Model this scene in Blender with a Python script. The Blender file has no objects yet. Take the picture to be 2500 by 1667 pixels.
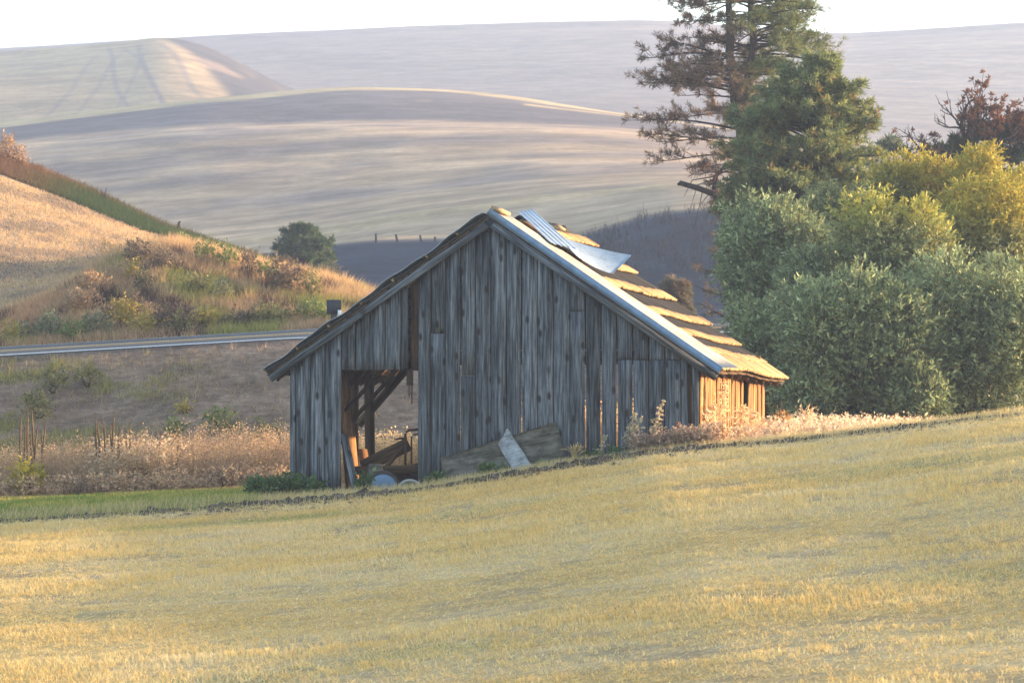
import bpy, math, random
import numpy as np
from mathutils import Vector, Matrix

# ------------------------------------------------------------------ camera, sky, sun, exposure
scene = bpy.context.scene
C = scene.collection
FPX = 7895.0                      # focal length in photo pixels (2500 wide)
CAMZ = 1.6
PITCH = math.atan(166.5 / FPX)
cam_d = bpy.data.cameras.new("camera")
cam_d.sensor_width = 36.0
cam_d.lens = 36.0 * FPX / 2500.0
cam_d.clip_start = 0.5
cam_d.clip_end = 6000.0
cam_d.dof.use_dof = True
cam_d.dof.focus_distance = 60.0
cam_d.dof.aperture_fstop = 4.5
cam = bpy.data.objects.new("camera", cam_d)
cam.location = (0, 0, CAMZ)
cam.rotation_euler = (math.pi / 2 + PITCH, 0, 0)
C.objects.link(cam)
scene.camera = cam

SUN_EL = math.radians(7.5)
SUN_AZ = math.radians(17.0)       # measured from +x (right of frame) towards +y (away)
sdir = Vector((math.cos(SUN_EL) * math.cos(SUN_AZ), math.cos(SUN_EL) * math.sin(SUN_AZ), math.sin(SUN_EL)))
world = bpy.data.worlds.new("World")
scene.world = world
world.use_nodes = True
wn = world.node_tree
bg = wn.nodes["Background"]
sky = wn.nodes.new("ShaderNodeTexSky")
sky.sky_type = 'NISHITA'
sky.sun_disc = False
sky.sun_elevation = SUN_EL
sky.sun_rotation = math.pi / 2 - SUN_AZ
sky.altitude = 700
sky.air_density = 1.0
sky.dust_density = 3.2
sky.ozone_density = 1.0
wn.links.new(sky.outputs[0], bg.inputs[0])
bg.inputs[1].default_value = 0.15
sun_d = bpy.data.lights.new("sun", 'SUN')
sun_d.energy = 4.6
sun_d.angle = math.radians(0.6)
sun_d.color = (1.0, 0.71, 0.44)
sun = bpy.data.objects.new("sun", sun_d)
sun.rotation_euler = sdir.to_track_quat('Z', 'Y').to_euler()
C.objects.link(sun)

scene.view_settings.view_transform = 'Standard'
scene.view_settings.look = 'None'
scene.view_settings.exposure = 2.46
scene.view_settings.gamma = 1.0
scene.cycles.use_denoising = True
scene.cycles.denoiser = 'OPENIMAGEDENOISE'
scene.cycles.volume_bounces = 1
scene.cycles.max_bounces = 6
scene.cycles.diffuse_bounces = 3
scene.cycles.transmission_bounces = 4
scene.cycles.glossy_bounces = 2

rng = np.random.default_rng(7)
R = random.Random(11)

# ------------------------------------------------------------------ helpers
def at(px, py, Y):
    """world point at depth Y seen at photo pixel (px, py)"""
    a = (px - 1250.0) / FPX
    b = (833.5 - py) / FPX
    cp, sp = math.cos(PITCH), math.sin(PITCH)
    dy = cp - b * sp
    dz = sp + b * cp
    return Vector((a / dy * Y, Y, CAMZ + dz / dy * Y))

def hsh(ix, iy, seed):
    n = (ix.astype(np.int64) * 374761393 + iy.astype(np.int64) * 668265263 + seed * 1442695041) & 0x7fffffff
    n = ((n ^ (n >> 13)) * 1274126177) & 0x7fffffff
    return ((n ^ (n >> 16)) & 0xffff) / 65535.0

def vnoise(x, y, seed=0):
    x = np.asarray(x, float); y = np.asarray(y, float)
    ix = np.floor(x); iy = np.floor(y)
    fx = x - ix; fy = y - iy
    fx = fx * fx * (3 - 2 * fx); fy = fy * fy * (3 - 2 * fy)
    a = hsh(ix, iy, seed); b = hsh(ix + 1, iy, seed); c = hsh(ix, iy + 1, seed); d = hsh(ix + 1, iy + 1, seed)
    return (a * (1 - fx) + b * fx) * (1 - fy) + (c * (1 - fx) + d * fx) * fy

def fbm(x, y, seed=0, oct=4):
    s = 0; a = 0.5; t = 0
    for i in range(oct):
        s = s + a * vnoise(np.asarray(x) * 2 ** i + 17.3 * i, np.asarray(y) * 2 ** i - 9.1 * i, seed + i)
        t += a; a *= 0.5
    return s / t

def sstep(a, b, x):
    t = np.clip((np.asarray(x, float) - a) / (b - a), 0, 1)
    return t * t * (3 - 2 * t)

def mixc(a, b, t):
    t = np.asarray(t)[..., None]
    return np.asarray(a) * (1 - t) + np.asarray(b) * t

class MB:
    """collects geometry, then links it as one mesh object"""
    def __init__(self):
        self.v = []; self.f = []; self.c = []; self.n = 0
    def add(self, verts, faces, col=(0.5, 0.5, 0.5), mat=0):
        verts = np.asarray(verts, float).reshape(-1, 3)
        faces = np.asarray(faces, np.int64)
        col = np.asarray(col, float)
        if col.ndim == 1:
            col = np.tile(col, (len(verts), 1))
        self.v.append(verts); self.c.append(col)
        self.f.append((faces + self.n, mat)); self.n += len(verts)
    def box(self, lo, hi, col=(.5, .5, .5), mat=0):
        x0, y0, z0 = lo; x1, y1, z1 = hi
        v = [(x0, y0, z0), (x1, y0, z0), (x1, y1, z0), (x0, y1, z0), (x0, y0, z1), (x1, y0, z1), (x1, y1, z1), (x0, y1, z1)]
        self.add(v, [(0, 3, 2, 1), (4, 5, 6, 7), (0, 1, 5, 4), (1, 2, 6, 5), (2, 3, 7, 6), (3, 0, 4, 7)], col, mat)
    def beam(self, p, q, w, h, col=(.5, .5, .5), mat=0, up=(0, 0, 1)):
        """rectangular bar from p to q: w across, h along 'up'"""
        p = Vector(p); q = Vector(q); d = (q - p).normalized()
        s = d.cross(Vector(up))
        if s.length < 1e-4: s = d.cross(Vector((1, 0, 0)))
        s.normalize(); t = s.cross(d).normalized()
        v = []
        for b in (p, q):
            for i, j in ((-1, -1), (1, -1), (1, 1), (-1, 1)):
                v.append(tuple(b + s * (i * w / 2) + t * (j * h / 2)))
        self.add(v, [(0, 1, 2, 3), (7, 6, 5, 4), (0, 4, 5, 1), (1, 5, 6, 2), (2, 6, 7, 3), (3, 7, 4, 0)], col, mat)
    def tube(self, pts, rad, sides=5, col=(.5, .5, .5), mat=0, cap=True):
        pts = np.asarray(pts, float); n = len(pts)
        rad = np.broadcast_to(np.asarray(rad, float), (n,))
        d = np.gradient(pts, axis=0)
        d /= np.linalg.norm(d, axis=1)[:, None] + 1e-9
        ref = np.where(np.abs(d[:, 2:3]) > 0.9, np.array([[1., 0, 0]]), np.array([[0, 0, 1.]]))
        s = np.cross(d, ref); s /= np.linalg.norm(s, axis=1)[:, None] + 1e-9
        t = np.cross(s, d)
        a = np.arange(sides) * 2 * math.pi / sides
        ring = pts[:, None] + rad[:, None, None] * (np.cos(a)[None, :, None] * s[:, None] + np.sin(a)[None, :, None] * t[:, None])
        i = np.arange(n - 1)[:, None] * sides; k = np.arange(sides)[None]; k2 = (k + 1) % sides
        f = np.stack([i + k, i + k2, i + sides + k2, i + sides + k], -1).reshape(-1, 4)
        col = np.asarray(col, float)
        if col.ndim == 2: col = np.repeat(col, sides, axis=0)
        self.add(ring.reshape(-1, 3), f, col, mat)
        if cap:
            self.f.append((np.array([list(range(sides))[::-1]]) + self.n - n * sides, mat))
            self.f.append((np.array([list(range(sides))]) + self.n - sides, mat))
    def leaves(self, pos, dirv, length, width, col, mat=0, bend=None):
        """one diamond-shaped leaf per row"""
        n = len(pos)
        if n == 0: return
        d = dirv / (np.linalg.norm(dirv, axis=1)[:, None] + 1e-9)
        r = rng.normal(size=(n, 3))
        s = np.cross(d, r); s /= np.linalg.norm(s, axis=1)[:, None] + 1e-9
        L = np.broadcast_to(length, (n,))[:, None]; W = np.broadcast_to(width, (n,))[:, None]
        v = np.stack([pos, pos + d * L * .5 + s * W * .5, pos + d * L, pos + d * L * .5 - s * W * .5], 1)
        f = np.arange(n * 4).reshape(n, 4)
        self.add(v.reshape(-1, 3), f, np.repeat(np.broadcast_to(col, (n, 3)), 4, axis=0), mat)
    def blades(self, pos, tip, width, col, mat=0, tipcol=None):
        """one triangle per blade, standing at pos and ending at pos+tip"""
        n = len(pos)
        if n == 0: return
        a = rng.uniform(0, math.pi, n)
        s = np.stack([np.cos(a), np.sin(a) * .6, np.zeros(n)], 1) * (np.broadcast_to(width, (n,))[:, None] * .5)
        v = np.stack([pos - s, pos + s, pos + tip], 1)
        col = np.broadcast_to(col, (n, 3))
        tc = col if tipcol is None else np.broadcast_to(tipcol, (n, 3))
        self.add(v.reshape(-1, 3), np.arange(n * 3).reshape(n, 3), np.stack([col, col, tc], 1).reshape(-1, 3), mat)
    def build(self, name, mats, parent=None, smooth=False, loc=None):
        V = np.concatenate(self.v); CC = np.concatenate(self.c)
        if loc is not None: V = V - np.asarray(loc, float)
        me = bpy.data.meshes.new(name)
        li = []; ls = []; mi = []
        for f, m in self.f:
            li.append(f.ravel()); ls.append(np.full(len(f), f.shape[1])); mi.append(np.full(len(f), m))
        li = np.concatenate(li); ls = np.concatenate(ls); mi = np.concatenate(mi)
        me.vertices.add(len(V)); me.vertices.foreach_set("co", V.astype(np.float32).ravel())
        me.loops.add(len(li)); me.loops.foreach_set("vertex_index", li.astype(np.int32))
        me.polygons.add(len(ls))
        me.polygons.foreach_set("loop_start", np.concatenate([[0], np.cumsum(ls)[:-1]]).astype(np.int32))
        me.polygons.foreach_set("material_index", mi.astype(np.int32))
        if smooth: me.polygons.foreach_set("use_smooth", np.ones(len(ls), bool))
        at_ = me.attributes.new("Col", 'FLOAT_COLOR', 'POINT')
        at_.data.foreach_set("color", np.concatenate([CC, np.ones((len(CC), 1))], 1).astype(np.float32).ravel())
        if not isinstance(mats, (list, tuple)): mats = [mats]
        for m in mats: me.materials.append(m)
        me.update(calc_edges=True)
        o = bpy.data.objects.new(name, me)
        if loc is not None: o.location = loc
        if parent is not None: o.parent = parent
        C.objects.link(o)
        return o

def tag(o, label=None, cat=None, group=None, kind=None):
    if label: o["label"] = label
    if cat: o["category"] = cat
    if group: o["group"] = group
    if kind: o["kind"] = kind
    return o

def empty(name, loc, rz=0.0):
    o = bpy.data.objects.new(name, None)
    o.location = loc; o.rotation_euler = (0, 0, rz); o.empty_display_size = 0.2
    C.objects.link(o)
    return o

def child(src, parent, loc=None, rot=None):
    o = src.copy(); o.parent = parent
    if loc is not None: o.location = loc
    if rot is not None: o.rotation_euler = rot
    C.objects.link(o)
    return o

# ------------------------------------------------------------------ materials
def new_mat(name, rough=0.9, spec=0.15):
    m = bpy.data.materials.new(name); m.use_nodes = True
    nt = m.node_tree; b = nt.nodes["Principled BSDF"]
    b.inputs["Roughness"].default_value = rough
    b.inputs["Specular IOR Level"].default_value = spec
    return m, nt, b

def node(nt, t, **kw):
    n = nt.nodes.new(t)
    for k, v in kw.items(): setattr(n, k, v)
    return n

def noise(nt, vec, scale, detail=4, rough=0.6, sc=(1, 1, 1)):
    mp = node(nt, "ShaderNodeMapping"); mp.inputs["Scale"].default_value = sc
    nt.links.new(vec, mp.inputs[0])
    n = node(nt, "ShaderNodeTexNoise"); n.inputs["Scale"].default_value = scale
    n.inputs["Detail"].default_value = detail; n.inputs["Roughness"].default_value = rough
    nt.links.new(mp.outputs[0], n.inputs["Vector"])
    return n

def ramp(nt, fac, stops):
    r = node(nt, "ShaderNodeValToRGB")
    while len(r.color_ramp.elements) < len(stops): r.color_ramp.elements.new(0.5)
    for e, (p, c) in zip(r.color_ramp.elements, stops):
        e.position = p; e.color = (c[0], c[1], c[2], 1) if not isinstance(c, (int, float)) else (c, c, c, 1)
    nt.links.new(fac, r.inputs[0])
    return r

def mix(nt, mode, fac, a, b):
    n = node(nt, "ShaderNodeMix", data_type='RGBA', blend_type=mode)
    if isinstance(fac, (int, float)): n.inputs[0].default_value = fac
    else: nt.links.new(fac, n.inputs[0])
    for i, x in ((6, a), (7, b)):
        if isinstance(x, tuple): n.inputs[i].default_value = (*x, 1)
        else: nt.links.new(x, n.inputs[i])
    return n.outputs[2]

def bump(nt, b, h, strength, dist):
    bp = node(nt, "ShaderNodeBump"); bp.inputs["Strength"].default_value = strength
    bp.inputs["Distance"].default_value = dist
    nt.links.new(h, bp.inputs["Height"]); nt.links.new(bp.outputs[0], b.inputs["Normal"])

def ground_mat(name, s1=0.6, s2=6.0, s3=22.0, amp=0.5, sc=(1, 1, 1), bdist=0.06):
    m, nt, b = new_mat(name, 0.95, 0.05)
    a = node(nt, "ShaderNodeAttribute", attribute_name="Col")
    tc = node(nt, "ShaderNodeTexCoord")
    n1 = noise(nt, tc.outputs["Object"], s1, 5, 0.65, sc)
    n2 = noise(nt, tc.outputs["Object"], s2, 4, 0.7, sc)
    n3 = noise(nt, tc.outputs["Object"], s3, 2, 0.7, sc)
    r1 = ramp(nt, n1.outputs[0], [(0.38, 1 - amp), (0.62, 1.0)])
    r2 = ramp(nt, n2.outputs[0], [(0.38, 1 - amp), (0.62, 1.0)])
    r3 = ramp(nt, n3.outputs[0], [(0.3, 1 - amp), (0.6, 1.0)])
    c = mix(nt, 'MULTIPLY', 0.8, a.outputs[0], r1.outputs[0])
    c = mix(nt, 'MULTIPLY', 0.8, c, r2.outputs[0])
    c = mix(nt, 'MULTIPLY', 0.6, c, r3.outputs[0])
    nt.links.new(c, b.inputs["Base Color"])
    bump(nt, b, n2.outputs[0], 0.6, bdist)
    return m

def leaf_mat(name, trans=0.35, rough=0.7):
    m = bpy.data.materials.new(name); m.use_nodes = True
    nt = m.node_tree; nt.nodes.clear()
    out = node(nt, "ShaderNodeOutputMaterial")
    a = node(nt, "ShaderNodeAttribute", attribute_name="Col")
    p = node(nt, "ShaderNodeBsdfPrincipled")
    p.inputs["Roughness"].default_value = rough; p.inputs["Specular IOR Level"].default_value = 0.2
    t = node(nt, "ShaderNodeBsdfTranslucent")
    ms = node(nt, "ShaderNodeMixShader"); ms.inputs[0].default_value = trans
    nt.links.new(a.outputs[0], p.inputs["Base Color"]); nt.links.new(a.outputs[0], t.inputs[0])
    nt.links.new(p.outputs[0], ms.inputs[1]); nt.links.new(t.outputs[0], ms.inputs[2])
    nt.links.new(ms.outputs[0], out.inputs[0])
    return m

def wood_mat(name, dark, mid, light, grain=(14, 14, 0.9), tint=None, knot=True, stain=(0.03, 0.024, 0.023)):
    """weathered board: grain runs along the board's own z axis, every board shifts the pattern"""
    m, nt, b = new_mat(name, 0.88, 0.12)
    tc = node(nt, "ShaderNodeTexCoord"); oi = node(nt, "ShaderNodeObjectInfo")
    off = node(nt, "ShaderNodeVectorMath", operation='SCALE'); off.inputs[3].default_value = 37.0
    cmb = node(nt, "ShaderNodeCombineXYZ")
    for i in range(3): nt.links.new(oi.outputs["Random"], cmb.inputs[i])
    nt.links.new(cmb.outputs[0], off.inputs[0])
    add = node(nt, "ShaderNodeVectorMath", operation='ADD')
    nt.links.new(tc.outputs["Object"], add.inputs[0]); nt.links.new(off.outputs[0], add.inputs[1])
    v = add.outputs[0]
    n1 = noise(nt, v, 1.0, 6, 0.7, grain)
    n2 = noise(nt, v, 1.0, 3, 0.6, (grain[0] * 5, grain[1] * 5, grain[2] * 3))
    n3 = noise(nt, v, 1.0, 3, 0.6, (5.0, 5.0, 0.55))
    c = ramp(nt, n1.outputs[0], [(0.36, dark), (0.50, mid), (0.64, light)]).outputs[0]
    f2 = ramp(nt, n2.outputs[0], [(0.34, 0.55), (0.6, 1.0)]).outputs[0]
    c = mix(nt, 'MULTIPLY', 0.7, c, f2)
    f3 = ramp(nt, n3.outputs[0], [(0.36, 0.6), (0.5, 1.0), (0.64, 1.2)]).outputs[0]
    c = mix(nt, 'MULTIPLY', 0.85, c, f3)
    rr = ramp(nt, oi.outputs["Random"], [(0.0, 0.74), (0.5, 1.0), (1.0, 1.22)]).outputs[0]
    c = mix(nt, 'MULTIPLY', 1.0, c, rr)
    if knot:
        sp = node(nt, "ShaderNodeSeparateXYZ"); nt.links.new(v, sp.inputs[0])
        kx = node(nt, "ShaderNodeMath", operation='MULTIPLY'); kx.inputs[1].default_value = 4.2; nt.links.new(sp.outputs[0], kx.inputs[0])
        kz = node(nt, "ShaderNodeMath", operation='MULTIPLY'); kz.inputs[1].default_value = 1.9; nt.links.new(sp.outputs[2], kz.inputs[0])
        kc = node(nt, "ShaderNodeCombineXYZ"); nt.links.new(kx.outputs[0], kc.inputs[0]); nt.links.new(kz.outputs[0], kc.inputs[1])
        vo = node(nt, "ShaderNodeTexVoronoi", voronoi_dimensions='2D'); vo.inputs["Scale"].default_value = 1.0
        nt.links.new(kc.outputs[0], vo.inputs["Vector"])
        k = ramp(nt, vo.outputs["Distance"], [(0.07, 1.0), (0.12, 0.75), (0.18, 0.0)]).outputs[0]
        cs = node(nt, "ShaderNodeSeparateColor"); nt.links.new(vo.outputs["Color"], cs.inputs[0])
        kr = ramp(nt, cs.outputs[0], [(0.5, 0.0), (0.56, 0.9)]).outputs[0]
        c = mix(nt, 'MIX', mix(nt, 'MULTIPLY', 1.0, k, kr), c, stain)
    nt.links.new(c, b.inputs["Base Color"])
    bump(nt, b, n2.outputs[0], 0.35, 0.01)
    return m

M = {}
M['field'] = ground_mat("field_soil", 0.35, 3.0, 14.0, 0.3, (0.6, 1, 1), 0.05)
M['ground'] = ground_mat("roadside_soil", 0.45, 3.2, 11.0, 0.5, (1, 1, 1), 0.08)
M['hill'] = ground_mat("hill_soil", 0.02, 0.16, 1.3, 0.42, (0.8, 1.2, 1), 0.3)
M["leaf"] = leaf_mat("leaf", 0.25)
M['needle'] = leaf_mat("needle", 0.35, 0.6)
M['straw'] = leaf_mat("straw", 0.35, 0.8)
M['wood'] = wood_mat("weathered_board", (0.026, 0.029, 0.035), (0.100, 0.110, 0.127), (0.205, 0.221, 0.246), (26, 26, 1.1))
M['brownwood'] = wood_mat("brown_board", (0.08, 0.04, 0.018), (0.30, 0.15, 0.060), (0.46, 0.25, 0.105), (12, 12, 0.7), knot=False)
M['beam'] = wood_mat("old_beam", (0.03, 0.017, 0.010), (0.085, 0.048, 0.026), (0.14, 0.08, 0.042), (9, 9, 0.8), knot=False)
M['palewood'] = wood_mat("pale_board", (0.26, 0.27, 0.29), (0.33, 0.345, 0.365), (0.40, 0.41, 0.43), (3, 22, 22), knot=False)
M['ply'] = wood_mat("plywood", (0.07, 0.062, 0.05), (0.15, 0.135, 0.11), (0.22, 0.20, 0.17), (1.6, 9, 9), knot=False)

def attr_mat(name, rough=0.85, spec=0.15, metal=0.0, nscale=9.0, amp=0.4, sc=(1, 1, 1)):
    m, nt, b = new_mat(name, rough, spec)
    b.inputs["Metallic"].default_value = metal
    a = node(nt, "ShaderNodeAttribute", attribute_name="Col")
    tc = node(nt, "ShaderNodeTexCoord")
    n1 = noise(nt, tc.outputs["Object"], nscale, 5, 0.7, sc)
    r1 = ramp(nt, n1.outputs[0], [(0.3, 1 - amp), (0.7, 1.0)])
    nt.links.new(mix(nt, 'MULTIPLY', 1.0, a.outputs[0], r1.outputs[0]), b.inputs["Base Color"])
    bump(nt, b, n1.outputs[0], 0.3, 0.01)
    return m
M['bark'] = attr_mat("bark", 0.95, 0.05, 0, 7.0, 0.55, (2, 2, .5))
M['shingle'] = attr_mat("shingle", 0.92, 0.08, 0, 16.0, 0.5, (1, 1, 1))
M['paint'] = attr_mat("painted", 0.6, 0.3, 0, 6.0, 0.2)
M['clod'] = attr_mat("clod", 0.97, 0.04, 0, 12.0, 0.5)
M['rust'] = attr_mat("rust", 0.85, 0.2, 0.3, 20.0, 0.6)

def galv():
    m, nt, b = new_mat("galvanised_sheet", 0.42, 0.5)
    b.inputs["Metallic"].default_value = 0.35
    tc = node(nt, "ShaderNodeTexCoord")
    n1 = noise(nt, tc.outputs["Object"], 3.0, 5, 0.7)
    n2 = noise(nt, tc.outputs["Object"], 24.0, 3, 0.6)
    c = ramp(nt, n1.outputs[0], [(0.3, (0.24, 0.29, 0.34)), (0.55, (0.36, 0.43, 0.5)), (0.75, (0.45, 0.52, 0.58))]).outputs[0]
    r = ramp(nt, n2.outputs[0], [(0.26, (0.26, 0.17, 0.12)), (0.36, (1, 1, 1))]).outputs[0]
    c = mix(nt, 'MULTIPLY', 0.7, c, r)
    nt.links.new(c, b.inputs["Base Color"])
    nt.links.new(ramp(nt, n1.outputs[0], [(0.3, 0.6), (0.7, 0.42)]).outputs[0], b.inputs["Roughness"])
    return m
M['galv'] = galv()
def warm_sheet():  # warm sunlight on the galvanised strip is put into this colour
    m, nt, b = new_mat("sun_toned_sheet", 0.6, 0.3)
    tc = node(nt, "ShaderNodeTexCoord"); n1 = noise(nt, tc.outputs["Object"], 2.0, 5, 0.7)
    nt.links.new(ramp(nt, n1.outputs[0], [(0.36, (0.30, 0.25, 0.19)), (0.5, (0.42, 0.36, 0.28)), (0.62, (0.47, 0.43, 0.36))]).outputs[0], b.inputs["Base Color"])
    b.inputs["Metallic"].default_value = 0.15
    return m
M['sheet'] = warm_sheet()
M['blue'] = attr_mat("sky_toned_sheet", 0.5, 0.4, 0.2, 5.0, 0.35)

def asphalt():
    m, nt, b = new_mat("asphalt", 0.95, 0.08)
    tc = node(nt, "ShaderNodeTexCoord")
    n1 = noise(nt, tc.outputs["Object"], 0.5, 4, 0.6, (0.2, 1, 1)); n2 = noise(nt, tc.outputs["Object"], 30, 2, 0.6)
    c = ramp(nt, n1.outputs[0], [(0.3, (0.085, 0.087, 0.093)), (0.7, (0.125, 0.127, 0.132))]).outputs[0]
    c = mix(nt, 'MULTIPLY', 0.5, c, ramp(nt, n2.outputs[0], [(0.3, 0.6), (0.7, 1.0)]).outputs[0])
    nt.links.new(c, b.inputs["Base Color"])
    return m
M['asphalt'] = asphalt()

# ------------------------------------------------------------------ terrain
def pl(x, pts):
    xs = [p[0] for p in pts]; ys = [p[1] for p in pts]
    return np.interp(x, xs, ys)

def furrow_y(x):
    return 57.2 + 0.25 * np.sin(np.asarray(x) * 0.21 + 1.0)

def field_z(x, y):
    x = np.asarray(x, float); y = np.asarray(y, float)
    zx = pl(x, [(-60, -2.6), (-20, -1.0), (-9.06, -.40), (-6.75, -.25), (-4.43, -.10), (-3.4, -.03), (-1.89, .12), (-.6, .30), (.57, .48), (2.49, .79), (4.2, .95), (5.19, 1.03), (6.35, 1.19), (9.06, 1.53), (14, 2.0), (24, 2.6), (60, 3.5)])
    k = sstep(20, 50, y); zx = zx * k + (1 - k) * (0.35 + 0.07 * x)
    return (zx + 0.066 * (y - 57) + 0.014 * np.sin(x * .35 + y * .11) + 0.012 * np.sin(y * .33 - x * .12)
            + 0.035 * (fbm(x * .5, y * .5, 3, 3) - .5))

def road_edge(x):
    x = np.asarray(x, float)
    return 85 + 0.15 * (x + 13.5)

def road_z(x):
    return pl(x, [(-80, 0.4), (-40, 1.4), (-13.5, 3.02), (-6, 3.49), (-3, 3.62), (2, 3.7), (60, 3.7)])

RW = 8.0
BANK = 0.057
def ground_z(x, y):
    x = np.asarray(x, float); y = np.asarray(y, float)
    zf = field_z(x, y)
    zb = pl(x, [(-60, -0.7), (-40, -0.5), (-10, -0.22), (-4.2, 0.04), (-2.3, .10), (-1, .24), (1.1, .55), (3.4, 0.86), (6, 1.0), (12, 1.0), (60, 0.6)])
    zb = zb + 0.05 * (fbm(x * .7, y * .7, 5, 3) - .5)
    z = zf * (1 - sstep(57.4, 59.6, y)) + zb * sstep(57.4, 59.6, y)
    ye = road_edge(x); zr = road_z(x)
    toe = pl(x, [(-60, 70), (-6, 71), (0, 72), (6, 77), (60, 77)])
    t = np.clip((y - toe) / (ye - 1.1 - toe), 0, 1)
    te = t ** 1.15
    zemb = zb + (zr - 0.06 - zb) * te + 0.22 * (fbm(x * .35, y * .5, 8, 4) - .5) * np.sin(np.pi * t)
    z = np.where(y > toe, zemb, z)
    # road bed (sheet of asphalt lies above it)
    yr = y - ye
    zbed = zr + np.clip(yr, 0, RW) * BANK - 0.05
    z = np.where(yr > -1.1, np.minimum(zbed, 99), z)
    zfar = zr + RW * BANK - 0.05
    # cut bank up to its lip, then the hill field up to the ridge
    zc = pl(x, [(-60, 3.0), (-30, 3.3), (-19, 3.9), (-16.5, 4.35), (-14.5, 5.15), (-12.6, 6.55), (-10.9, 6.85), (-9.9, 6.65), (-8, 6.1), (-5.9, 5.7), (-4.6, 5.3), (-2, 4.7), (4, 4.3), (60, 4.2)])
    zrdg = pl(x, [(-70, 17), (-40, 16), (-27, 14.2), (-22.2, 12.7), (-18.6, 11.25), (-15.1, 9.55), (-10.8, 8.0), (-9.7, 7.6), (-6.9, 6.5), (-4.4, 5.6), (0, 4.8), (60, 4.5)])
    lip = ye + RW + 10.5
    t2 = np.clip((yr - RW - 1.0) / 9.5, 0, 1)
    zbank = zfar + (zc - zfar) * (0.45 * t2 + 0.55 * sstep(0.05, 1.0, t2)) + 0.35 * (fbm(x * .45, y * .45, 21, 4) - .5) * np.sin(np.pi * t2)
    z = np.where(yr > RW + 1.0, zbank, z)
    t3 = np.clip((y - lip) / (140 - lip), 0, 1)
    zhill = zc + (zrdg - zc) * (t3 * (1.25 - .25 * t3)) + 0.2 * (fbm(x * .25, y * .25, 31, 4) - .5) * np.sin(np.pi * t3)
    z = np.where(y > lip, zhill, z)
    t4 = sstep(138, 172, y)
    z = np.where(y > 138, z * (1 - t4) + 4.0 * t4, z)
    return z

def gz(x, y): return float(ground_z(np.array([x]), np.array([y]))[0])
def fz(x, y): return float(field_z(np.array([x]), np.array([y]))[0])

def grid_mesh(xs, ys, zfun, cfun, name, mat, **kw):
    X, Y = np.meshgrid(xs, ys)
    Z = zfun(X, Y)
    col = cfun(X, Y, Z)
    nx = len(xs); ny = len(ys)
    i = (np.arange(ny - 1)[:, None] * nx + np.arange(nx - 1)[None]).ravel()
    f = np.stack([i, i + 1, i + nx + 1, i + nx], 1)
    mb = MB(); mb.add(np.stack([X, Y, Z], -1).reshape(-1, 3), f, col.reshape(-1, 3))
    return mb.build(name, mat, smooth=True)

def field_col(X, Y, Z):
    p = fbm(X * .28, Y * .55, 41, 4); q = fbm(X * 1.1, Y * 2.3, 47, 3)
    c = mixc((0.60, 0.425, 0.185), (0.62, 0.465, 0.25), sstep(.38, .62, p))
    c = mixc(c, (0.42, 0.31, 0.18), sstep(.58, .78, q) * .7)
    g = sstep(.6, .75, fbm(X * .16 + 4, Y * .4, 52, 3))
    c = mixc(c, (0.21, 0.23, 0.11), g * .5)
    return c

def ground_col(X, Y, Z):
    n = fbm(X * .5, Y * .5, 61, 4); n2 = fbm(X * 1.6, Y * 1.6, 66, 3); n3 = fbm(X * .18, Y * .18, 71, 3)
    c = mixc((0.34, 0.22, 0.11), (0.42, 0.31, 0.15), n)                           # dry weedy ground by the barn
    strip = sstep(58.6, 59.6, Y) * (1 - sstep(64.3, 65.5, Y + 1.2 * (n - .5))) * (1 - sstep(-5.2, -4.2, X))
    c = mixc(c, mixc((0.16, 0.21, 0.035), (0.34, 0.29, 0.06), sstep(.4, .7, n2)), strip)
    ye = road_edge(X); yr = Y - ye
    toe = pl(X, [(-60, 70), (-6, 71), (0, 72), (6, 77), (60, 77)])
    emb = sstep(0, 2.5, Y - toe)
    ec = mixc((0.25, 0.17, 0.12), (0.37, 0.26, 0.18), n2)
    ec = mixc(ec, (0.21, 0.185, 0.06), sstep(.5, .68, n) * sstep(-9, -12, X) * .7)
    c = mixc(c, ec, emb)
    sh = sstep(-1.9, -.9, yr)
    c = mixc(c, mixc((0.11, 0.085, 0.075), (0.19, 0.15, 0.13), n2), sh)
    b = sstep(RW + .6, RW + 1.6, yr)
    bc = mixc((0.30, 0.19, 0.125), (0.42, 0.28, 0.155), n)
    bc = mixc(bc, (0.13, 0.09, 0.08), sstep(.55, .72, n2) * .8)
    bc = mixc(bc, (0.26, 0.25, 0.08), sstep(.55, .7, n3 * .6 + n2 * .4) * .7)
    c = mixc(c, bc, b)
    h = sstep(-.3, .5, yr - RW - 10.5)
    n4 = fbm(X * .35 + Y * .18, Y * .35 - X * .25, 77, 4)
    hc = mixc((0.44, 0.325, 0.21), (0.26, 0.20, 0.15), sstep(.42, .62, n4))
    hc = mixc(hc, (0.55, 0.38, 0.17), sstep(.62, .8, n2) * .6)
    lip = sstep(4.5, 1.0, yr - RW - 10.5)
    hc = mixc(hc, (0.56, 0.37, 0.19), lip * .8)
    gs = sstep(132.6, 133.6, Y + .8 * (n2 - .5) + 0.12 * (X + 10)) * sstep(-22, -17, X)
    hc = mixc(hc, mixc((0.035, 0.06, 0.022), (0.07, 0.085, 0.03), n2), gs)
    br = sstep(134, 136, Y) * sstep(-17, -22, X)
    hc = mixc(hc, (0.16, 0.085, 0.045), br * .9)
    c = mixc(c, hc, h)
    return c

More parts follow.
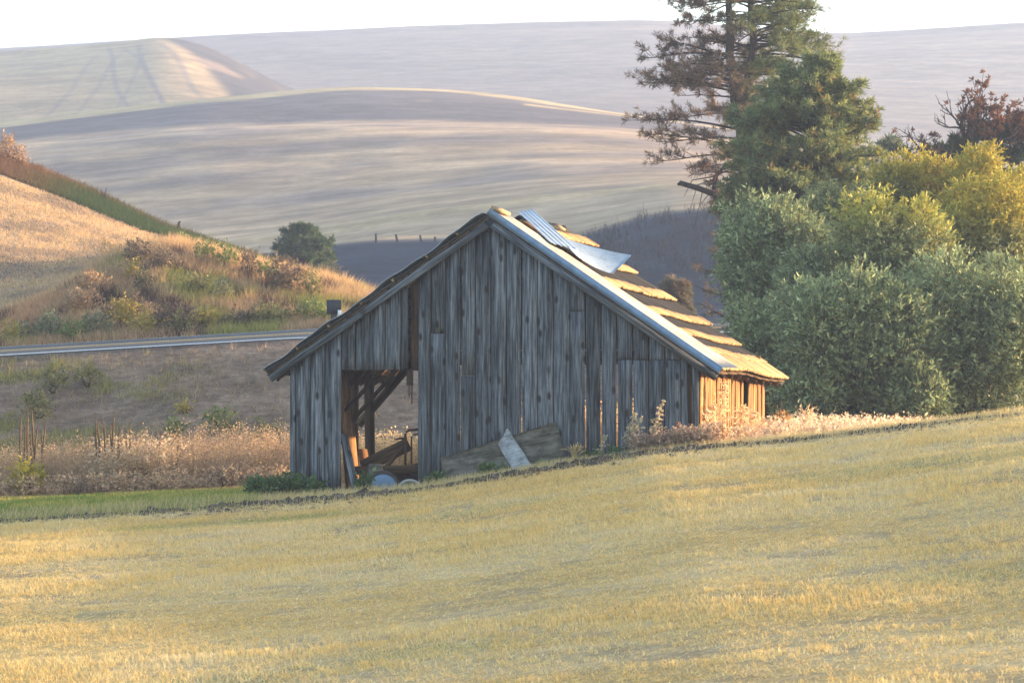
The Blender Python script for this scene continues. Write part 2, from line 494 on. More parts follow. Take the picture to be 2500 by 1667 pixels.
ys_f = np.concatenate([np.linspace(-30, 24, 55)[:-1], np.arange(24, 59.01, 0.16)])
stubble_field = grid_mesh(np.concatenate([np.linspace(-60, -14, 47)[:-1], np.arange(-14, 14.01, .16), np.linspace(14, 60, 47)[1:]]), ys_f,
                          lambda X, Y: np.where(Y > 57.3, ground_z(X, Y) - 0.02, field_z(X, Y)), field_col, "field", M['field'])
tag(stubble_field, kind="structure")
hillside = grid_mesh(np.concatenate([np.linspace(-70, -26, 60)[:-1], np.arange(-26, 14.01, .2), np.linspace(14, 60, 50)[1:]]),
                     np.concatenate([np.arange(57.4, 110, .2), np.arange(110, 172, .45)]),
                     ground_z, ground_col, "roadside_hillside", M['ground'])
tag(hillside, kind="structure")

# wide valley floor under everything
mb = MB()
g = 24; X, Y = np.meshgrid(np.linspace(-1400, 1400, g), np.linspace(-150, 1300, g))
i = (np.arange(g - 1)[:, None] * g + np.arange(g - 1)[None]).ravel()
mb.add(np.stack([X, Y, np.full_like(X, -6.0)], -1).reshape(-1, 3), np.stack([i, i + 1, i + g + 1, i + g], 1), (0.30, 0.24, 0.14))
tag(mb.build("ground", M['hill']), kind="structure")

# ---- far hills: each a real slope at its own distance
def hill_from_profiles(name, rows, smax=(-1400, 3900), ns=700, sub=22, cfun=None, rough=0.0, seed=0):
    """rows: list of (Y, [(px,py),...]) from the foot to beyond the crest"""
    s = np.linspace(smax[0], smax[1], ns)
    Yk = np.array([r[0] for r in rows])
    pk = np.array([pl(s, r[1]) for r in rows])                       # photo row of each control line
    zk = CAMZ + (1000.0 - pk) / FPX * Yk[:, None]
    t = np.linspace(0, len(rows) - 1, (len(rows) - 1) * sub + 1)
    i0 = np.minimum(t.astype(int), len(rows) - 2); fr = t - i0
    # smooth (Catmull-Rom) heights along Y
    def cr(a):
        p0 = a[np.maximum(i0 - 1, 0)]; p1 = a[i0]; p2 = a[i0 + 1]; p3 = a[np.minimum(i0 + 2, len(rows) - 1)]
        f = fr.reshape(-1, *([1] * (a.ndim - 1)))
        return .5 * ((2 * p1) + (-p0 + p2) * f + (2 * p0 - 5 * p1 + 4 * p2 - p3) * f ** 2 + (-p0 + 3 * p1 - 3 * p2 + p3) * f ** 3)
    Yv = Yk[i0] * (1 - fr) + Yk[i0 + 1] * fr
    Z = cr(zk)
    k = np.ones(25) / 25
    Z = np.apply_along_axis(lambda r: np.convolve(np.pad(r, 12, mode='edge'), k, 'valid'), 1, Z)
    X = (s[None] - 1250) / FPX * Yv[:, None]
    Yg = np.broadcast_to(Yv[:, None], X.shape).copy()
    if rough: Z = Z + rough * (fbm(X * .02, Yg * .02, seed, 4) - .5)
    col = cfun(np.broadcast_to(s[None], X.shape), np.broadcast_to(t[:, None], X.shape), X, Yg)
    nx = ns; ny = len(t)
    i = (np.arange(ny - 1)[:, None] * nx + np.arange(nx - 1)[None]).ravel()
    mb = MB(); mb.add(np.stack([X, Yg, Z], -1).reshape(-1, 3), np.stack([i, i + 1, i + nx + 1, i + nx], 1), col.reshape(-1, 3))
    o = mb.build(name, M['hill'], smooth=True)
    tag(o, kind="structure")
    return o

CREST3 = [(-1400, 470), (0, 303), (300, 265), (600, 234), (850, 218), (1060, 223), (1250, 240), (1500, 279), (1800, 320), (2300, 370), (3900, 480)]
def col3(s, t, X, Y):
    n = fbm(X * .05, Y * .06, 91, 4); n2 = .65 * fbm(X * .022, Y * .11, 95, 4) + .35 * fbm(X * .11, Y * .22, 96, 4)
    gully = mixc((0.022, 0.034, 0.060), (0.045, 0.055, 0.075), n)  # dark brush ground with the hollow's blue shade put into its colour
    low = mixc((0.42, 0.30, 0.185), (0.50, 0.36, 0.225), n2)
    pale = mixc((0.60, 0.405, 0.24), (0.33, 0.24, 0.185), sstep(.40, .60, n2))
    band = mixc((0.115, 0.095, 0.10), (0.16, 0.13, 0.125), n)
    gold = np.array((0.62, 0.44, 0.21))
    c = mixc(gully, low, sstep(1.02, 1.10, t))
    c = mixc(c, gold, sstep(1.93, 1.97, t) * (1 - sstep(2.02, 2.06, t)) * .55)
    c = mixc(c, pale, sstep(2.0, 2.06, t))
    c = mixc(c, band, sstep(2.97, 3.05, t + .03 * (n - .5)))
    top = pl(s, [(-1400, 3.3), (0, 3.32), (600, 3.5), (850, 3.74), (1100, 3.78), (1250, 3.66), (1550, 3.55), (3900, 3.5)])
    c = mixc(c, mixc(gold, (0.42, 0.36, 0.2), n * .6), sstep(-.02, .03, t - top + .04 * (n - .5)))
    lane = sstep(.05, .0, np.abs(t - 3.5)) * sstep(1270, 1290, s) * sstep(1560, 1530, s)
    c = mixc(c, gold, lane)
    lane2 = sstep(.03, .0, np.abs(t - 3.35 - .05 * np.sin(s * .02))) * sstep(1000, 1060, s) * (1 - sstep(1180, 1290, s)) * sstep(.45, .6, n)
    c = mixc(c, gold, lane2 * .6)
    return c
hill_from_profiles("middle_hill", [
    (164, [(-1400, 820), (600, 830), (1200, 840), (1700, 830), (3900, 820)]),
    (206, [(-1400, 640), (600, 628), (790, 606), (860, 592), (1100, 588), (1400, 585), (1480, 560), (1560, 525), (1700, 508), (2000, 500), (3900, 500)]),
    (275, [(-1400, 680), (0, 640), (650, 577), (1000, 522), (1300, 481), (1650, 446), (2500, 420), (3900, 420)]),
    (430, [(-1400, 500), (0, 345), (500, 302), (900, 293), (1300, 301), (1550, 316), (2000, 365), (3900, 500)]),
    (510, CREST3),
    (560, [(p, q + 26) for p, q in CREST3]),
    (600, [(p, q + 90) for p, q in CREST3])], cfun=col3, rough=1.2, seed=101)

CREST2 = [(-1400, 215), (-400, 160), (0, 137), (300, 113), (360, 104), (400, 102), (450, 107), (540, 138), (600, 168), (680, 212), (740, 232), (900, 290), (1100, 350), (3900, 420)]
def col2(s, t, X, Y):
    n = fbm(X * .03, Y * .02, 111, 4)
    c = mixc((0.43, 0.31, 0.155), (0.34, 0.25, 0.14), n)
    py = pl(s.ravel(), CREST2).reshape(s.shape)
    # ploughed tracks that cross on the face of the hill
    for a, b, w in ((250, 300, 9), (330, 380, 10), (290, 390, 8), (370, 500, 13)):
        line = a + (b - a) * (1 - (t - 1))
        c = mixc(c, (0.15, 0.13, 0.13), sstep(w, w * .4, np.abs(s - line - 8 * np.sin(t * 5 + a))) * sstep(2.0, 1.85, t) * .5)
    for a, b, w in ((265, 150, 10), (320, 215, 10), (375, 300, 8)):
        line = a + (b - a) * (1 - (t - 1))
        c = mixc(c, (0.17, 0.15, 0.14), sstep(w, w * .4, np.abs(s - line)) * sstep(1.85, 1.6, t) * .4)
    scr = sstep(400, 450, s - (2 - t) * 160 + 50 * (n - .5))
    n2 = fbm(X * .09, Y * .05, 117, 4)
    c = mixc(c, mixc((0.05, 0.042, 0.042), (0.22, 0.155, 0.11), sstep(.45, .66, n2)), scr)
    return c
hill_from_profiles("spur_hill", [
    (545, [(p, 330 + max(0, q - 137) * .5) for p, q in CREST2]),
    (600, [(p, 330 + (q - 330) * .45 if q < 330 else q + 10) for p, q in CREST2]),
    (700, CREST2),
    (745, [(p, q + 14) for p, q in CREST2]),
    (800, [(p, q + 90) for p, q in CREST2])], smax=(-1400, 1500), cfun=col2, rough=1.5, seed=121)

CREST1 = [(-1400, 190), (0, 130), (460, 104), (1060, 77), (1400, 66), (1600, 62), (1800, 78), (2020, 98), (2250, 86), (2500, 70), (3000, 50), (3900, 60)]
def col1(s, t, X, Y):
    n = fbm(X * .008, Y * .03, 131, 4)
    c = mixc((0.17, 0.125, 0.105), (0.24, 0.18, 0.14), n)
    c = mixc(c, (0.27, 0.20, 0.15), sstep(1700, 2100, s) * (1 - sstep(2.75, 2.85, t + .0002 * (s - 2000))))
    return c
hill_from_profiles("far_hill", [
    (560, [(-1400, 560), (3900, 600)]),
    (620, [(-1400, 330), (1200, 340), (1800, 380), (3900, 480)]),
    (800, [(-1400, 260), (0, 230), (1500, 205), (3900, 215)]),
    (1000, CREST1),
    (1060, [(p, q + 14) for p, q in CREST1]),
    (1150, [(p, q + 120) for p, q in CREST1])], cfun=col1, rough=1.0, seed=141)

# ---- road with painted lines
def road_strip(name, off0, off1, dz, mat, col, parent=None, broken=None):
    xs = np.arange(-60, 40.1, 0.5)
    ye = road_edge(xs); zr = road_z(xs)
    mb = MB(); n = len(xs)
    k = 6 if off1 - off0 > 1 else 2
    offs = np.linspace(off0, off1, k)
    v = np.stack([np.stack([xs, ye + o, zr + o * BANK + dz], -1) for o in offs], 1).reshape(-1, 3)
    f = []
    for a in range(n - 1):
        for b in range(k - 1):
            f.append((a * k + b, (a + 1) * k + b, (a + 1) * k + b + 1, a * k + b + 1))
    mb.add(v, f, col)
    return mb.build(name, mat, parent, smooth=True)
road = road_strip("road", -0.35, RW, 0.0, M['asphalt'], (0.07, 0.07, 0.075)); tag(road, kind="structure")
road_strip("edge_line", -0.05, 0.50, 0.006, M['paint'], (0.78, 0.78, 0.76), road)
road_strip("edge_line", RW - .45, RW - .3, 0.006, M['paint'], (0.7, 0.7, 0.68), road)
road_strip("centre_line", 3.62, 3.86, 0.006, M['paint'], (0.62, 0.42, 0.08), road)
road_strip("centre_line", 4.05, 4.29, 0.006, M['paint'], (0.62, 0.42, 0.08), road)

# ------------------------------------------------------------------ barn
TH = math.radians(13.5)
W, L = 7.8, 7.6
cR = at(1706, 1000, 59.0)
uV = Vector((math.cos(TH), -math.sin(TH), 0)); vV = Vector((math.sin(TH), math.cos(TH), 0))
bO = cR - uV * W
bO.z = 0.0
barn = empty("barn", bO, -TH)
tag(barn, "weathered grey plank barn with sagging shingle roof and open doorway", "barn")
def barn_part(name):
    o = bpy.data.objects.new(name, None); o.empty_display_size = .2; o.parent = barn; C.objects.link(o); return o
FW, RWL, LW, BW, RF, FR = (barn_part(n) for n in ("front_wall", "right_wall", "left_wall", "rear_wall", "roof", "frame"))
PHI = math.atan2(2.95, 4.35); CPH, SPH = math.cos(PHI), math.sin(PHI)
RIDGE = 5.24
QL = 4.35 / CPH
def bw(u, v, z=0.0): return bO + uV * u + vV * v + Vector((0, 0, z))
def bground(u, v):
    p = bw(u, v); return gz(p.x, p.y)
def sag(v, t):
    s = v / L
    return -0.06 * float(sstep(.35, .7, s)) * (0.35 + .65 * t) + 0.02 * math.sin(s * 5.0) * t
def roof_pt(side, t, v, h=0.0):
    """side +1 right slope, -1 left; t 0 ridge..1 eave; h above the roof deck"""
    q = t * QL
    return Vector((W / 2 + side * (q * CPH + h * SPH), v, RIDGE - q * SPH + h * CPH + sag(v, t)))
def wall_top(u): return RIDGE - 0.14 - abs(u - W / 2) * SPH / CPH
def pu(px): return (px - 708.0) / 998.0 * W
def pz(py): return CAMZ + (1000.0 - py) * 59.8 / FPX

def plank(u0, u1, zb, zt0, zt1, v, mat, th=0.026, parent=None, name="plank", wob=0.006, axis='u', lean=0.0, zb1=None):
    """upright board between u0 and u1, bottom zb, top slanting zt0..zt1; outer face at v"""
    parent = parent or FW
    zb1 = zb if zb1 is None else zb1
    n = 5; rows = []
    cu = (u0 + u1) / 2
    org = Vector((cu, v, zb)) if axis == 'u' else Vector((v, cu, zb))
    bowl = R.uniform(-.006, .010)
    verts = []
    for k in range(n + 1):
        t = k / n
        a = u0 + R.uniform(-wob, wob); b = u1 + R.uniform(-wob, wob)
        za = zb + (zt0 - zb) * t; zc_ = zb1 + (zt1 - zb1) * t
        d = bowl * math.sin(math.pi * t) + lean * t
        if axis == 'u':
            pts = [(a, v + d, za), (b, v + d, zc_), (b, v + d + th, zc_), (a, v + d + th, za)]
        else:
            pts = [(v - d, a, za), (v - d, b, zc_), (v - d - th, b, zc_), (v - d - th, a, za)]
        verts += [tuple(Vector(p) - org) for p in pts]
    f = []
    for k in range(n):
        for j in range(4):
            f.append((k * 4 + j, k * 4 + (j + 1) % 4, k * 4 + 4 + (j + 1) % 4, k * 4 + 4 + j))
    f += [(3, 2, 1, 0), (n * 4, n * 4 + 1, n * 4 + 2, n * 4 + 3)]
    mb = MB(); mb.add(verts, f)
    o = mb.build(name, mat, parent)
    o.location = org
    return o

# front wall: every board of the photograph, split where the photograph shows a joint
lines_left = [708, 724, 760, 797, 838]
lines_door = [838, 854, 872, 909, 947, 985, 1005]
lines_main = [1027, 1060, 1096, 1133, 1169, 1207, 1245, 1282, 1320, 1359, 1398, 1436, 1474, 1512, 1550, 1588, 1626, 1664, 1681]
joints = {1060: 813, 1133: 917, 1398: 760, 1512: 879, 1550: 880, 1588: 880, 1626: 881, 1664: 881, 1169: 566}
wide = {1133: .006, 1282: .010, 1436: .012, 1474: .014, 1512: .010, 1550: .010}
def front(px0, px1, zb=None):
    u0, u1 = pu(px0) + R.uniform(.006, .013) + wide.get(px0, 0) * .4, pu(px1) - R.uniform(.006, .013) - wide.get(px1, 0) * .4
    if px0 not in (708, 838, 1027) and px0 not in wide:
        uu = pu(px0); zz = (bground(uu, 0) if zb is None else zb)
        plank(uu - .035, uu + .035, zz, wall_top(uu) - .04, wall_top(uu) - .04, .012, M['beam'], .02, name="added_seam_strip")  # dark strip added behind the seam so the gap reads as shade
    v = -0.028 + R.uniform(-.010, .006)
    b = (min(bground(u0, 0), bground(u1, 0)) - .06 + R.uniform(0, .05)) if zb is None else zb
    t0, t1 = wall_top(u0), wall_top(u1)
    if px0 in joints:
        zj = pz(joints[px0])
        plank(u0, u1, b, zj, zj, v, M['wood'])
        plank(u0 + R.uniform(-.004, .012), u1 - R.uniform(-.004, .012), zj + .006, t0, t1, v + R.choice((-.012, .010)), M['wood'])
    else:
        if u0 < W / 2 < u1:
            plank(u0, W / 2 - .002, b, t0, wall_top(W / 2), v, M['wood']); plank(W / 2 + .002, u1, b, wall_top(W / 2), t1, v, M['wood'])
        else:
            plank(u0, u1, b, t0, t1, v, M['wood'])
for a, b in zip(lines_left, lines_left[1:]): front(a, b)
DZ = pz(901)
for a, b in zip(lines_door, lines_door[1:]): front(a, b, DZ + R.uniform(-.006, .008))
for a, b in zip(lines_main, lines_main[1:]): front(a, b)
# corner board, and the brown post that shows in the open slit above the doorway
plank(pu(1691), pu(1706), bground(W, 0) - .06, wall_top(pu(1691)), wall_top(W), -.03, M['wood'], name="corner_board")
plank(pu(1006), pu(1027), DZ - .02, wall_top(pu(1006)) - .1, wall_top(pu(1027)) - .1, .09, M['beam'], .12, name="stud")
# right wall boards, ragged tops; gap added to let sun onto the doorway post
v = 0.03
while v < L - .05:
    w = R.uniform(.13, .24)
    v1 = min(v + w, L)
    if not (4.98 < (v + v1) / 2 < 5.42):
        top = wall_top(W) + sag(v, .9) - .02 - abs(R.gauss(0, .05))
        plank(v + .004, v1 - .004, bground(W, v) - .05, top, top + R.uniform(-.02, .02), W + R.uniform(.0, .022), M['brownwood'], parent=RWL, axis='v', wob=.008, lean=R.uniform(-.03, .02))
    v = v1
# left wall boards and rear gable boards (the back stands open below)
v = 0.03
while v < L - .05:
    v1 = min(v + R.uniform(.22, .30), L)
    if v < 1.7:
        plank(v + .006, v1 - .006, bground(0, v) - .05, wall_top(0) + sag(v, .9), wall_top(0) + sag(v1, .9), 0.026, M['beam'], parent=LW, axis='v')
    v = v1
u = 0.03
while u < W - .05:
    u1 = min(u + R.uniform(.24, .31), W)
    zt0, zt1 = wall_top(u) + sag(L, 0) - .12, wall_top(u1) + sag(L, 0) - .12
    zb = 2.85 if u < 5.0 else bground(u, L) - .05
    if zt0 > zb + .1 and zt1 > zb + .1:
        plank(u + .004, u1 - .004, zb, zt0, zt1, L - .03, M['beam'], parent=BW)
    u = u1

def timber(name, p, q, w, h, mat='beam', parent=None):
    p = Vector(p); q = Vector(q); d = (q - p)
    mb = MB(); n = d.length
    mb.box((-w / 2, -h / 2, 0), (w / 2, h / 2, n))
    o = mb.build(name, M[mat], parent or FR)
    o.location = p; o.rotation_euler = d.to_track_quat('Z', 'Y').to_euler()
    return o
# frame inside: posts, sill, ties, braces, rafters
for (pu_, pv_, lx) in ((0.16, 3.7, 0), (7.6, 3.7, 0), (7.6, 7.4, 0), (7.6, .12, 0), (.16, .12, 0)):
    g0 = bground(pu_, pv_)
    timber("post", (pu_, pv_, g0 - .05), (pu_ + lx, pv_, 2.35), .17, .17, 'brownwood' if lx else 'beam')
timber("post", (.55, 3.6, bground(.5, 3.6)), (.50, 3.6, 2.7), .16, .16)
def turned_post(u, v, z0, z1, lean, w, d, ang):
    """squared post whose broad side is turned towards the right-hand wall"""
    wd = Vector((math.cos(ang), math.sin(ang), 0)); nd = Vector((math.sin(ang), -math.cos(ang), 0))
    vv = []
    for z, off in ((0, 0), ((z1 - z0) * .5, lean * .45 + .01), (z1 - z0, lean)):
        for a, c in ((-1, -1), (1, -1), (1, 1), (-1, 1)):
            vv.append(tuple(wd * (a * w / 2) + nd * (c * d / 2) + Vector((off, 0, z))))
    mb = MB(); mb.add(vv, [(3, 2, 1, 0), (8, 9, 10, 11)] + [(i * 4 + j, i * 4 + (j + 1) % 4, i * 4 + 4 + (j + 1) % 4, i * 4 + 4 + j) for i in range(2) for j in range(4)])
    o = mb.build("post", M['brownwood'], FR); o.location = (u, v, z0)  # brown wood picked so its colour carries the orange sunlight
turned_post(.92, 1.1, bground(.9, 1.1) - .05, 2.35, -.26, .27, .12, math.radians(63))
turned_post(1.10, 1.45, bground(1.1, 1.45), .85, -.10, .17, .09, math.radians(60))
for v in (1.15, 3.7, 7.4):
    timber("tie_beam", (0.05, v, 2.62), (W - .05, v, 2.62), .14, .17)
timber("brace", (0.60, 1.05, 1.40), (1.85, 1.05, 2.70), .11, .06)
timber("brace", (0.62, 1.30, 1.15), (2.0, 1.30, 2.66), .12, .06)
timber("brace", (0.30, 1.6, 1.65), (1.3, 1.6, 2.7), .16, .05)
timber("brace", (0.30, 3.6, 1.3), (1.5, 3.6, 2.65), .08, .15)
timber("brace", (7.45, 3.6, 1.4), (6.3, 3.6, 2.6), .08, .15)
for side in (-1, 1):
    timber("wall_plate", (W / 2 + side * (W / 2 - .1), .05, 2.44), (W / 2 + side * (W / 2 - .1), L - .05, 2.36), .10, .12)
    for k in range(9):
        v = .1 + k * (L - .2) / 8
        a = roof_pt(side, .01, v, -.16); b = roof_pt(side, .985, v, -.16)
        timber("rafter", a, b, .06, .12)
    mb = MB()
    for k in range(11):                                                # roof boards under the shingles
        t0, t1 = k / 11 + .004, (k + 1) / 11 - .004
        for j in range(8):
            v0, v1 = -.16 + j * (L + .3) / 8, -.16 + (j + 1) * (L + .3) / 8
            q = [roof_pt(side, t0, v0, -.075), roof_pt(side, t1, v0, -.075), roof_pt(side, t1, v1, -.075), roof_pt(side, t0, v1, -.075)]
            p = [roof_pt(side, t0, v0, -.05), roof_pt(side, t1, v0, -.05), roof_pt(side, t1, v1, -.05), roof_pt(side, t0, v1, -.05)]
            mb.add([tuple(x) for x in q + p], [(0, 3, 2, 1), (4, 5, 6, 7), (0, 1, 5, 4), (1, 2, 6, 5), (2, 3, 7, 6), (3, 0, 4, 7)], (0.12, 0.08, 0.05))
    mb.build("roof_deck", M['bark'], RF)
# hanging frame of boards seen through the doorway
timber("hanging_board", (1.95, 2.28, 1.62), (2.32, 2.28, 1.52), .10, .035, 'brownwood')
timber("hanging_board", (2.30, 2.3, 1.52), (2.26, 2.3, 2.60), .035, .09, 'beam')
timber("hanging_board", (2.03, 2.32, 2.1), (2.27, 2.32, 1.55), .03, .07, 'brownwood')

# roof: overlapping courses of shakes; the butts are thick, curled and tan, the shakes above them dark
def shingle_course(side, t0, t1, tan_len, first_v, raise_, tan_top=False):
    mb = MB()
    v = first_v
    while v < L + .16:
        w = R.uniform(.11, .21)
        v1 = min(v + w, L + .17)
        a, b = v + .006, v1 - .006
        j = R.uniform(-.005, .005) if R.random() < .9 else R.uniform(-.05, .0); hh = R.uniform(0, .012)
        tt = t1 + j / QL
        tm = tt - tan_len / QL
        dk = R.uniform(.7, 1.3)
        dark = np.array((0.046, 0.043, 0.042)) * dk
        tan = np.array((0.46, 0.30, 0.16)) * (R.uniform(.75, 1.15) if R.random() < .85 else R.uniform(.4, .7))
        h0, hm, h1 = -.03, .048 + hh, .056 + hh + raise_ * .15
        cols = []
        def sec(t, h, hb):
            return [tuple(roof_pt(side, t, a, hb)), tuple(roof_pt(side, t, a, h)), tuple(roof_pt(side, t, b, h)), tuple(roof_pt(side, t, b, hb))]
        def seg(s0, s1, c, ends=(False, False)):
            f = [(1, 5, 6, 2), (0, 4, 5, 1), (2, 6, 7, 3), (0, 3, 7, 4)]
            if ends[1]: f.append((4, 7, 6, 5))
            if side < 0: f = [tuple(reversed(x)) for x in f]
            mb.add(s0 + s1, f, c)
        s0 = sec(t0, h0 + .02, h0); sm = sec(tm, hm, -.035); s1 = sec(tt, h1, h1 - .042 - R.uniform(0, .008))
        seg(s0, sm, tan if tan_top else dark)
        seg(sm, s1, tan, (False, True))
        v = v1
    o = mb.build("shingle_course", M['shingle'], RF)
    tag(o, kind="stuff")
    return o
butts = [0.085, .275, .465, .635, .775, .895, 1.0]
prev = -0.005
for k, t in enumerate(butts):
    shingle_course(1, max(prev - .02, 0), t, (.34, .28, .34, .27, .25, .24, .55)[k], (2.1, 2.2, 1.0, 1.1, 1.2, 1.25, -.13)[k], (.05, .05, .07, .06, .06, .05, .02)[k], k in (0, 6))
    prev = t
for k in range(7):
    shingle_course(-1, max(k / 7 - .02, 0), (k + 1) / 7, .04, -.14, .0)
# broken ridge cap
mb = MB()
v = 2.3
while v < L - 1.6:
    ln = R.uniform(.18, .4)
    for sd in (-1, 1):
        p = [roof_pt(sd, -.004, v, .07), roof_pt(sd, -.004, v + ln, .07 + R.uniform(0, .05)), roof_pt(sd, .035, v + ln, .09 + R.uniform(-.02, .04)), roof_pt(sd, .035, v, .09)]
        c = R.choice(((0.03, 0.03, 0.03), (0.05, 0.05, 0.04), (0.40, 0.28, 0.16), (0.07, 0.06, 0.05)))
        q = [x + Vector((0, 0, .03)) for x in p]
        mb.add([tuple(x) for x in p + q], [(0, 3, 2, 1), (4, 5, 6, 7), (0, 1, 5, 4), (1, 2, 6, 5), (2, 3, 7, 6), (3, 0, 4, 7)], c)
    v += ln * R.uniform(.8, 1.2)
mb.build("ridge_cap", M['shingle'], RF)
# rake boards under the roof edge
for side in (-1, 1):
    a = roof_pt(side, .0, -.13, -.15); b = roof_pt(side, .995, -.13, -.15)
    timber("rake_board", a, b, .05, .13, 'wood', RF)
    a = roof_pt(side, .0, L + .1, -.15); b = roof_pt(side, .995, L + .1, -.15)
    timber("rake_board", a, b, .05, .13, 'wood', RF)

def corrugated(name, P, parent, mat='galv', nu=10, nv=90, amp=.009, pitch=.07, edge=None):
    """P(a,b) -> (point, normal), a along the ribs 0..1, b across 0..1; width in metres sets rib count"""
    width = (P(0, 0)[0] - P(0, 1)[0]).length
    v = []
    for i in range(nu + 1):
        for j in range(nv + 1):
            p, n = P(i / nu, j / nv)
            p = p + n * (amp * math.sin(2 * math.pi * j / nv * width / pitch))
            v.append(tuple(p))
    nb = len(v)
    for i in range(nu + 1):
        for j in range(nv + 1):
            p, n = P(i / nu, j / nv)
            v.append(tuple(Vector(v[i * (nv + 1) + j]) - n * .003))
    f = []
    for i in range(nu):
        for j in range(nv):
            a = i * (nv + 1) + j; b = a + nv + 1
            f.append((a, b, b + 1, a + 1)); f.append((nb + a, nb + a + 1, nb + b + 1, nb + b))
    for i in range(nu):
        for j in (0, nv):
            a = i * (nv + 1) + j; b = a + nv + 1
            f.append((a, b, nb + b, nb + a))
    for j in range(nv):
        for i in (0, nu):
            a = i * (nv + 1) + j
            f.append((a, a + 1, nb + a + 1, nb + a))
    mb = MB(); mb.add(v, f)
    return mb.build(name, M[mat], parent, smooth=True)
nR = Vector((SPH, 0, CPH))
# metal strip folded over the near edge of the right slope
def edgeP(a, b):
    t = -.005 + a * 1.0; vmax = .95 + .6 * a
    return roof_pt(1, t, -.165 + (vmax + .165) * b, .075), nR
corrugated("edge_sheet", edgeP, RF, 'sheet', nu=14, nv=90, amp=.008, pitch=.11)
mb = MB()
n = 12
vv = []
for k in range(n + 1):
    t = -.005 + k / n
    for (dv, h) in ((-.172, .082), (-.172, -.05), (-.178, -.05), (-.178, .082)):
        vv.append(tuple(roof_pt(1, t, dv, h)))
mb.add(vv, [(k * 4 + j, k * 4 + (j + 1) % 4, k * 4 + 4 + (j + 1) % 4, k * 4 + 4 + j) for k in range(n) for j in range(4)] + [(0, 1, 2, 3), (n * 4 + 3, n * 4 + 2, n * 4 + 1, n * 4)], (0.17, 0.27, 0.42))  # blue of the reflected sky is put into the flange colour
mb.build("edge_flange", M['blue'], RF)
def edgeL(a, b):
    return roof_pt(-1, .02 + a * .98, -.17 + .55 * b, .075 + .02 * math.sin(a * 19) + .012 * math.sin(a * 47)), Vector((-SPH, 0, CPH))
corrugated("edge_sheet", edgeL, RF, nu=40, nv=24, amp=.008, pitch=.11)
mb = MB()
q0 = [roof_pt(1, -.004, -.15, .09), roof_pt(1, -.004, .62, .09), roof_pt(1, .035, .62, .11), roof_pt(1, .035, -.15, .11)]
mb.add([tuple(x) for x in q0 + [x + Vector((.01, 0, .05)) for x in q0]], [(0, 3, 2, 1), (4, 5, 6, 7), (0, 1, 5, 4), (1, 2, 6, 5), (2, 3, 7, 6), (3, 0, 4, 7)], (0.50, 0.33, 0.18))
mb.build("ridge_board", M['shingle'], RF)

# splintered shingle ends hanging below the left eave
mb = MB()
for k in range(9):
    v = -.12 + k * .07
    p = roof_pt(-1, .93, v, -.03); q = roof_pt(-1, .985 - R.uniform(0, .03), v, -.03) - Vector((0, 0, R.uniform(.08, .2)))
    mb.beam(p, q, .055, .012, (0.06, 0.045, 0.035), up=(0, 1, 0))
mb.build("splinters", M['bark'], RF)

# two loose corrugated sheets lying on the roof
def sheet(name, corners, label, rib_first, curl=0.0):
    c = [bw(p.x, p.y, p.z) for p in corners]                  # TL, TR, BR, BL in world space
    org = sum(c, Vector()) / 4
    nn = ((c[2] - c[0]).cross(c[3] - c[1])).normalized()
    if nn.z < 0: nn = -nn
    def P(a, b):
        if rib_first == 'down':
            p = (c[0] * (1 - b) + c[1] * b) * (1 - a) + (c[3] * (1 - b) + c[2] * b) * a
        else:
            p = (c[0] * (1 - a) + c[1] * a) * (1 - b) + (c[3] * (1 - a) + c[2] * a) * b
        return p - org + nn * (curl * ((2 * a - 1) ** 2 - 1) + curl * .6 * (b - .5) ** 2 * 4 * a), nn
    o = corrugated(name, P, None, nu=16, nv=80, amp=.010, pitch=.115)
    o.location = org
    tag(o, label, "metal sheet", "loose metal sheets on the barn roof")
    return o
sheet("corrugated_sheet", [roof_pt(1, -.02, 2.2, .12), roof_pt(1, .0, 2.65, .28), roof_pt(1, .28, 1.2, .24), roof_pt(1, .215, .60, .12)],
      "narrow corrugated metal sheet sliding diagonally down from the barn ridge", 'down')
sheet("corrugated_sheet", [roof_pt(1, .13, 2.45, .14), roof_pt(1, .40, 2.85, .58), roof_pt(1, .41, 2.0, .14), roof_pt(1, .270, 1.5, .12)],
      "wide corrugated metal sheet with one corner lifted off the shingles", 'across', .05)

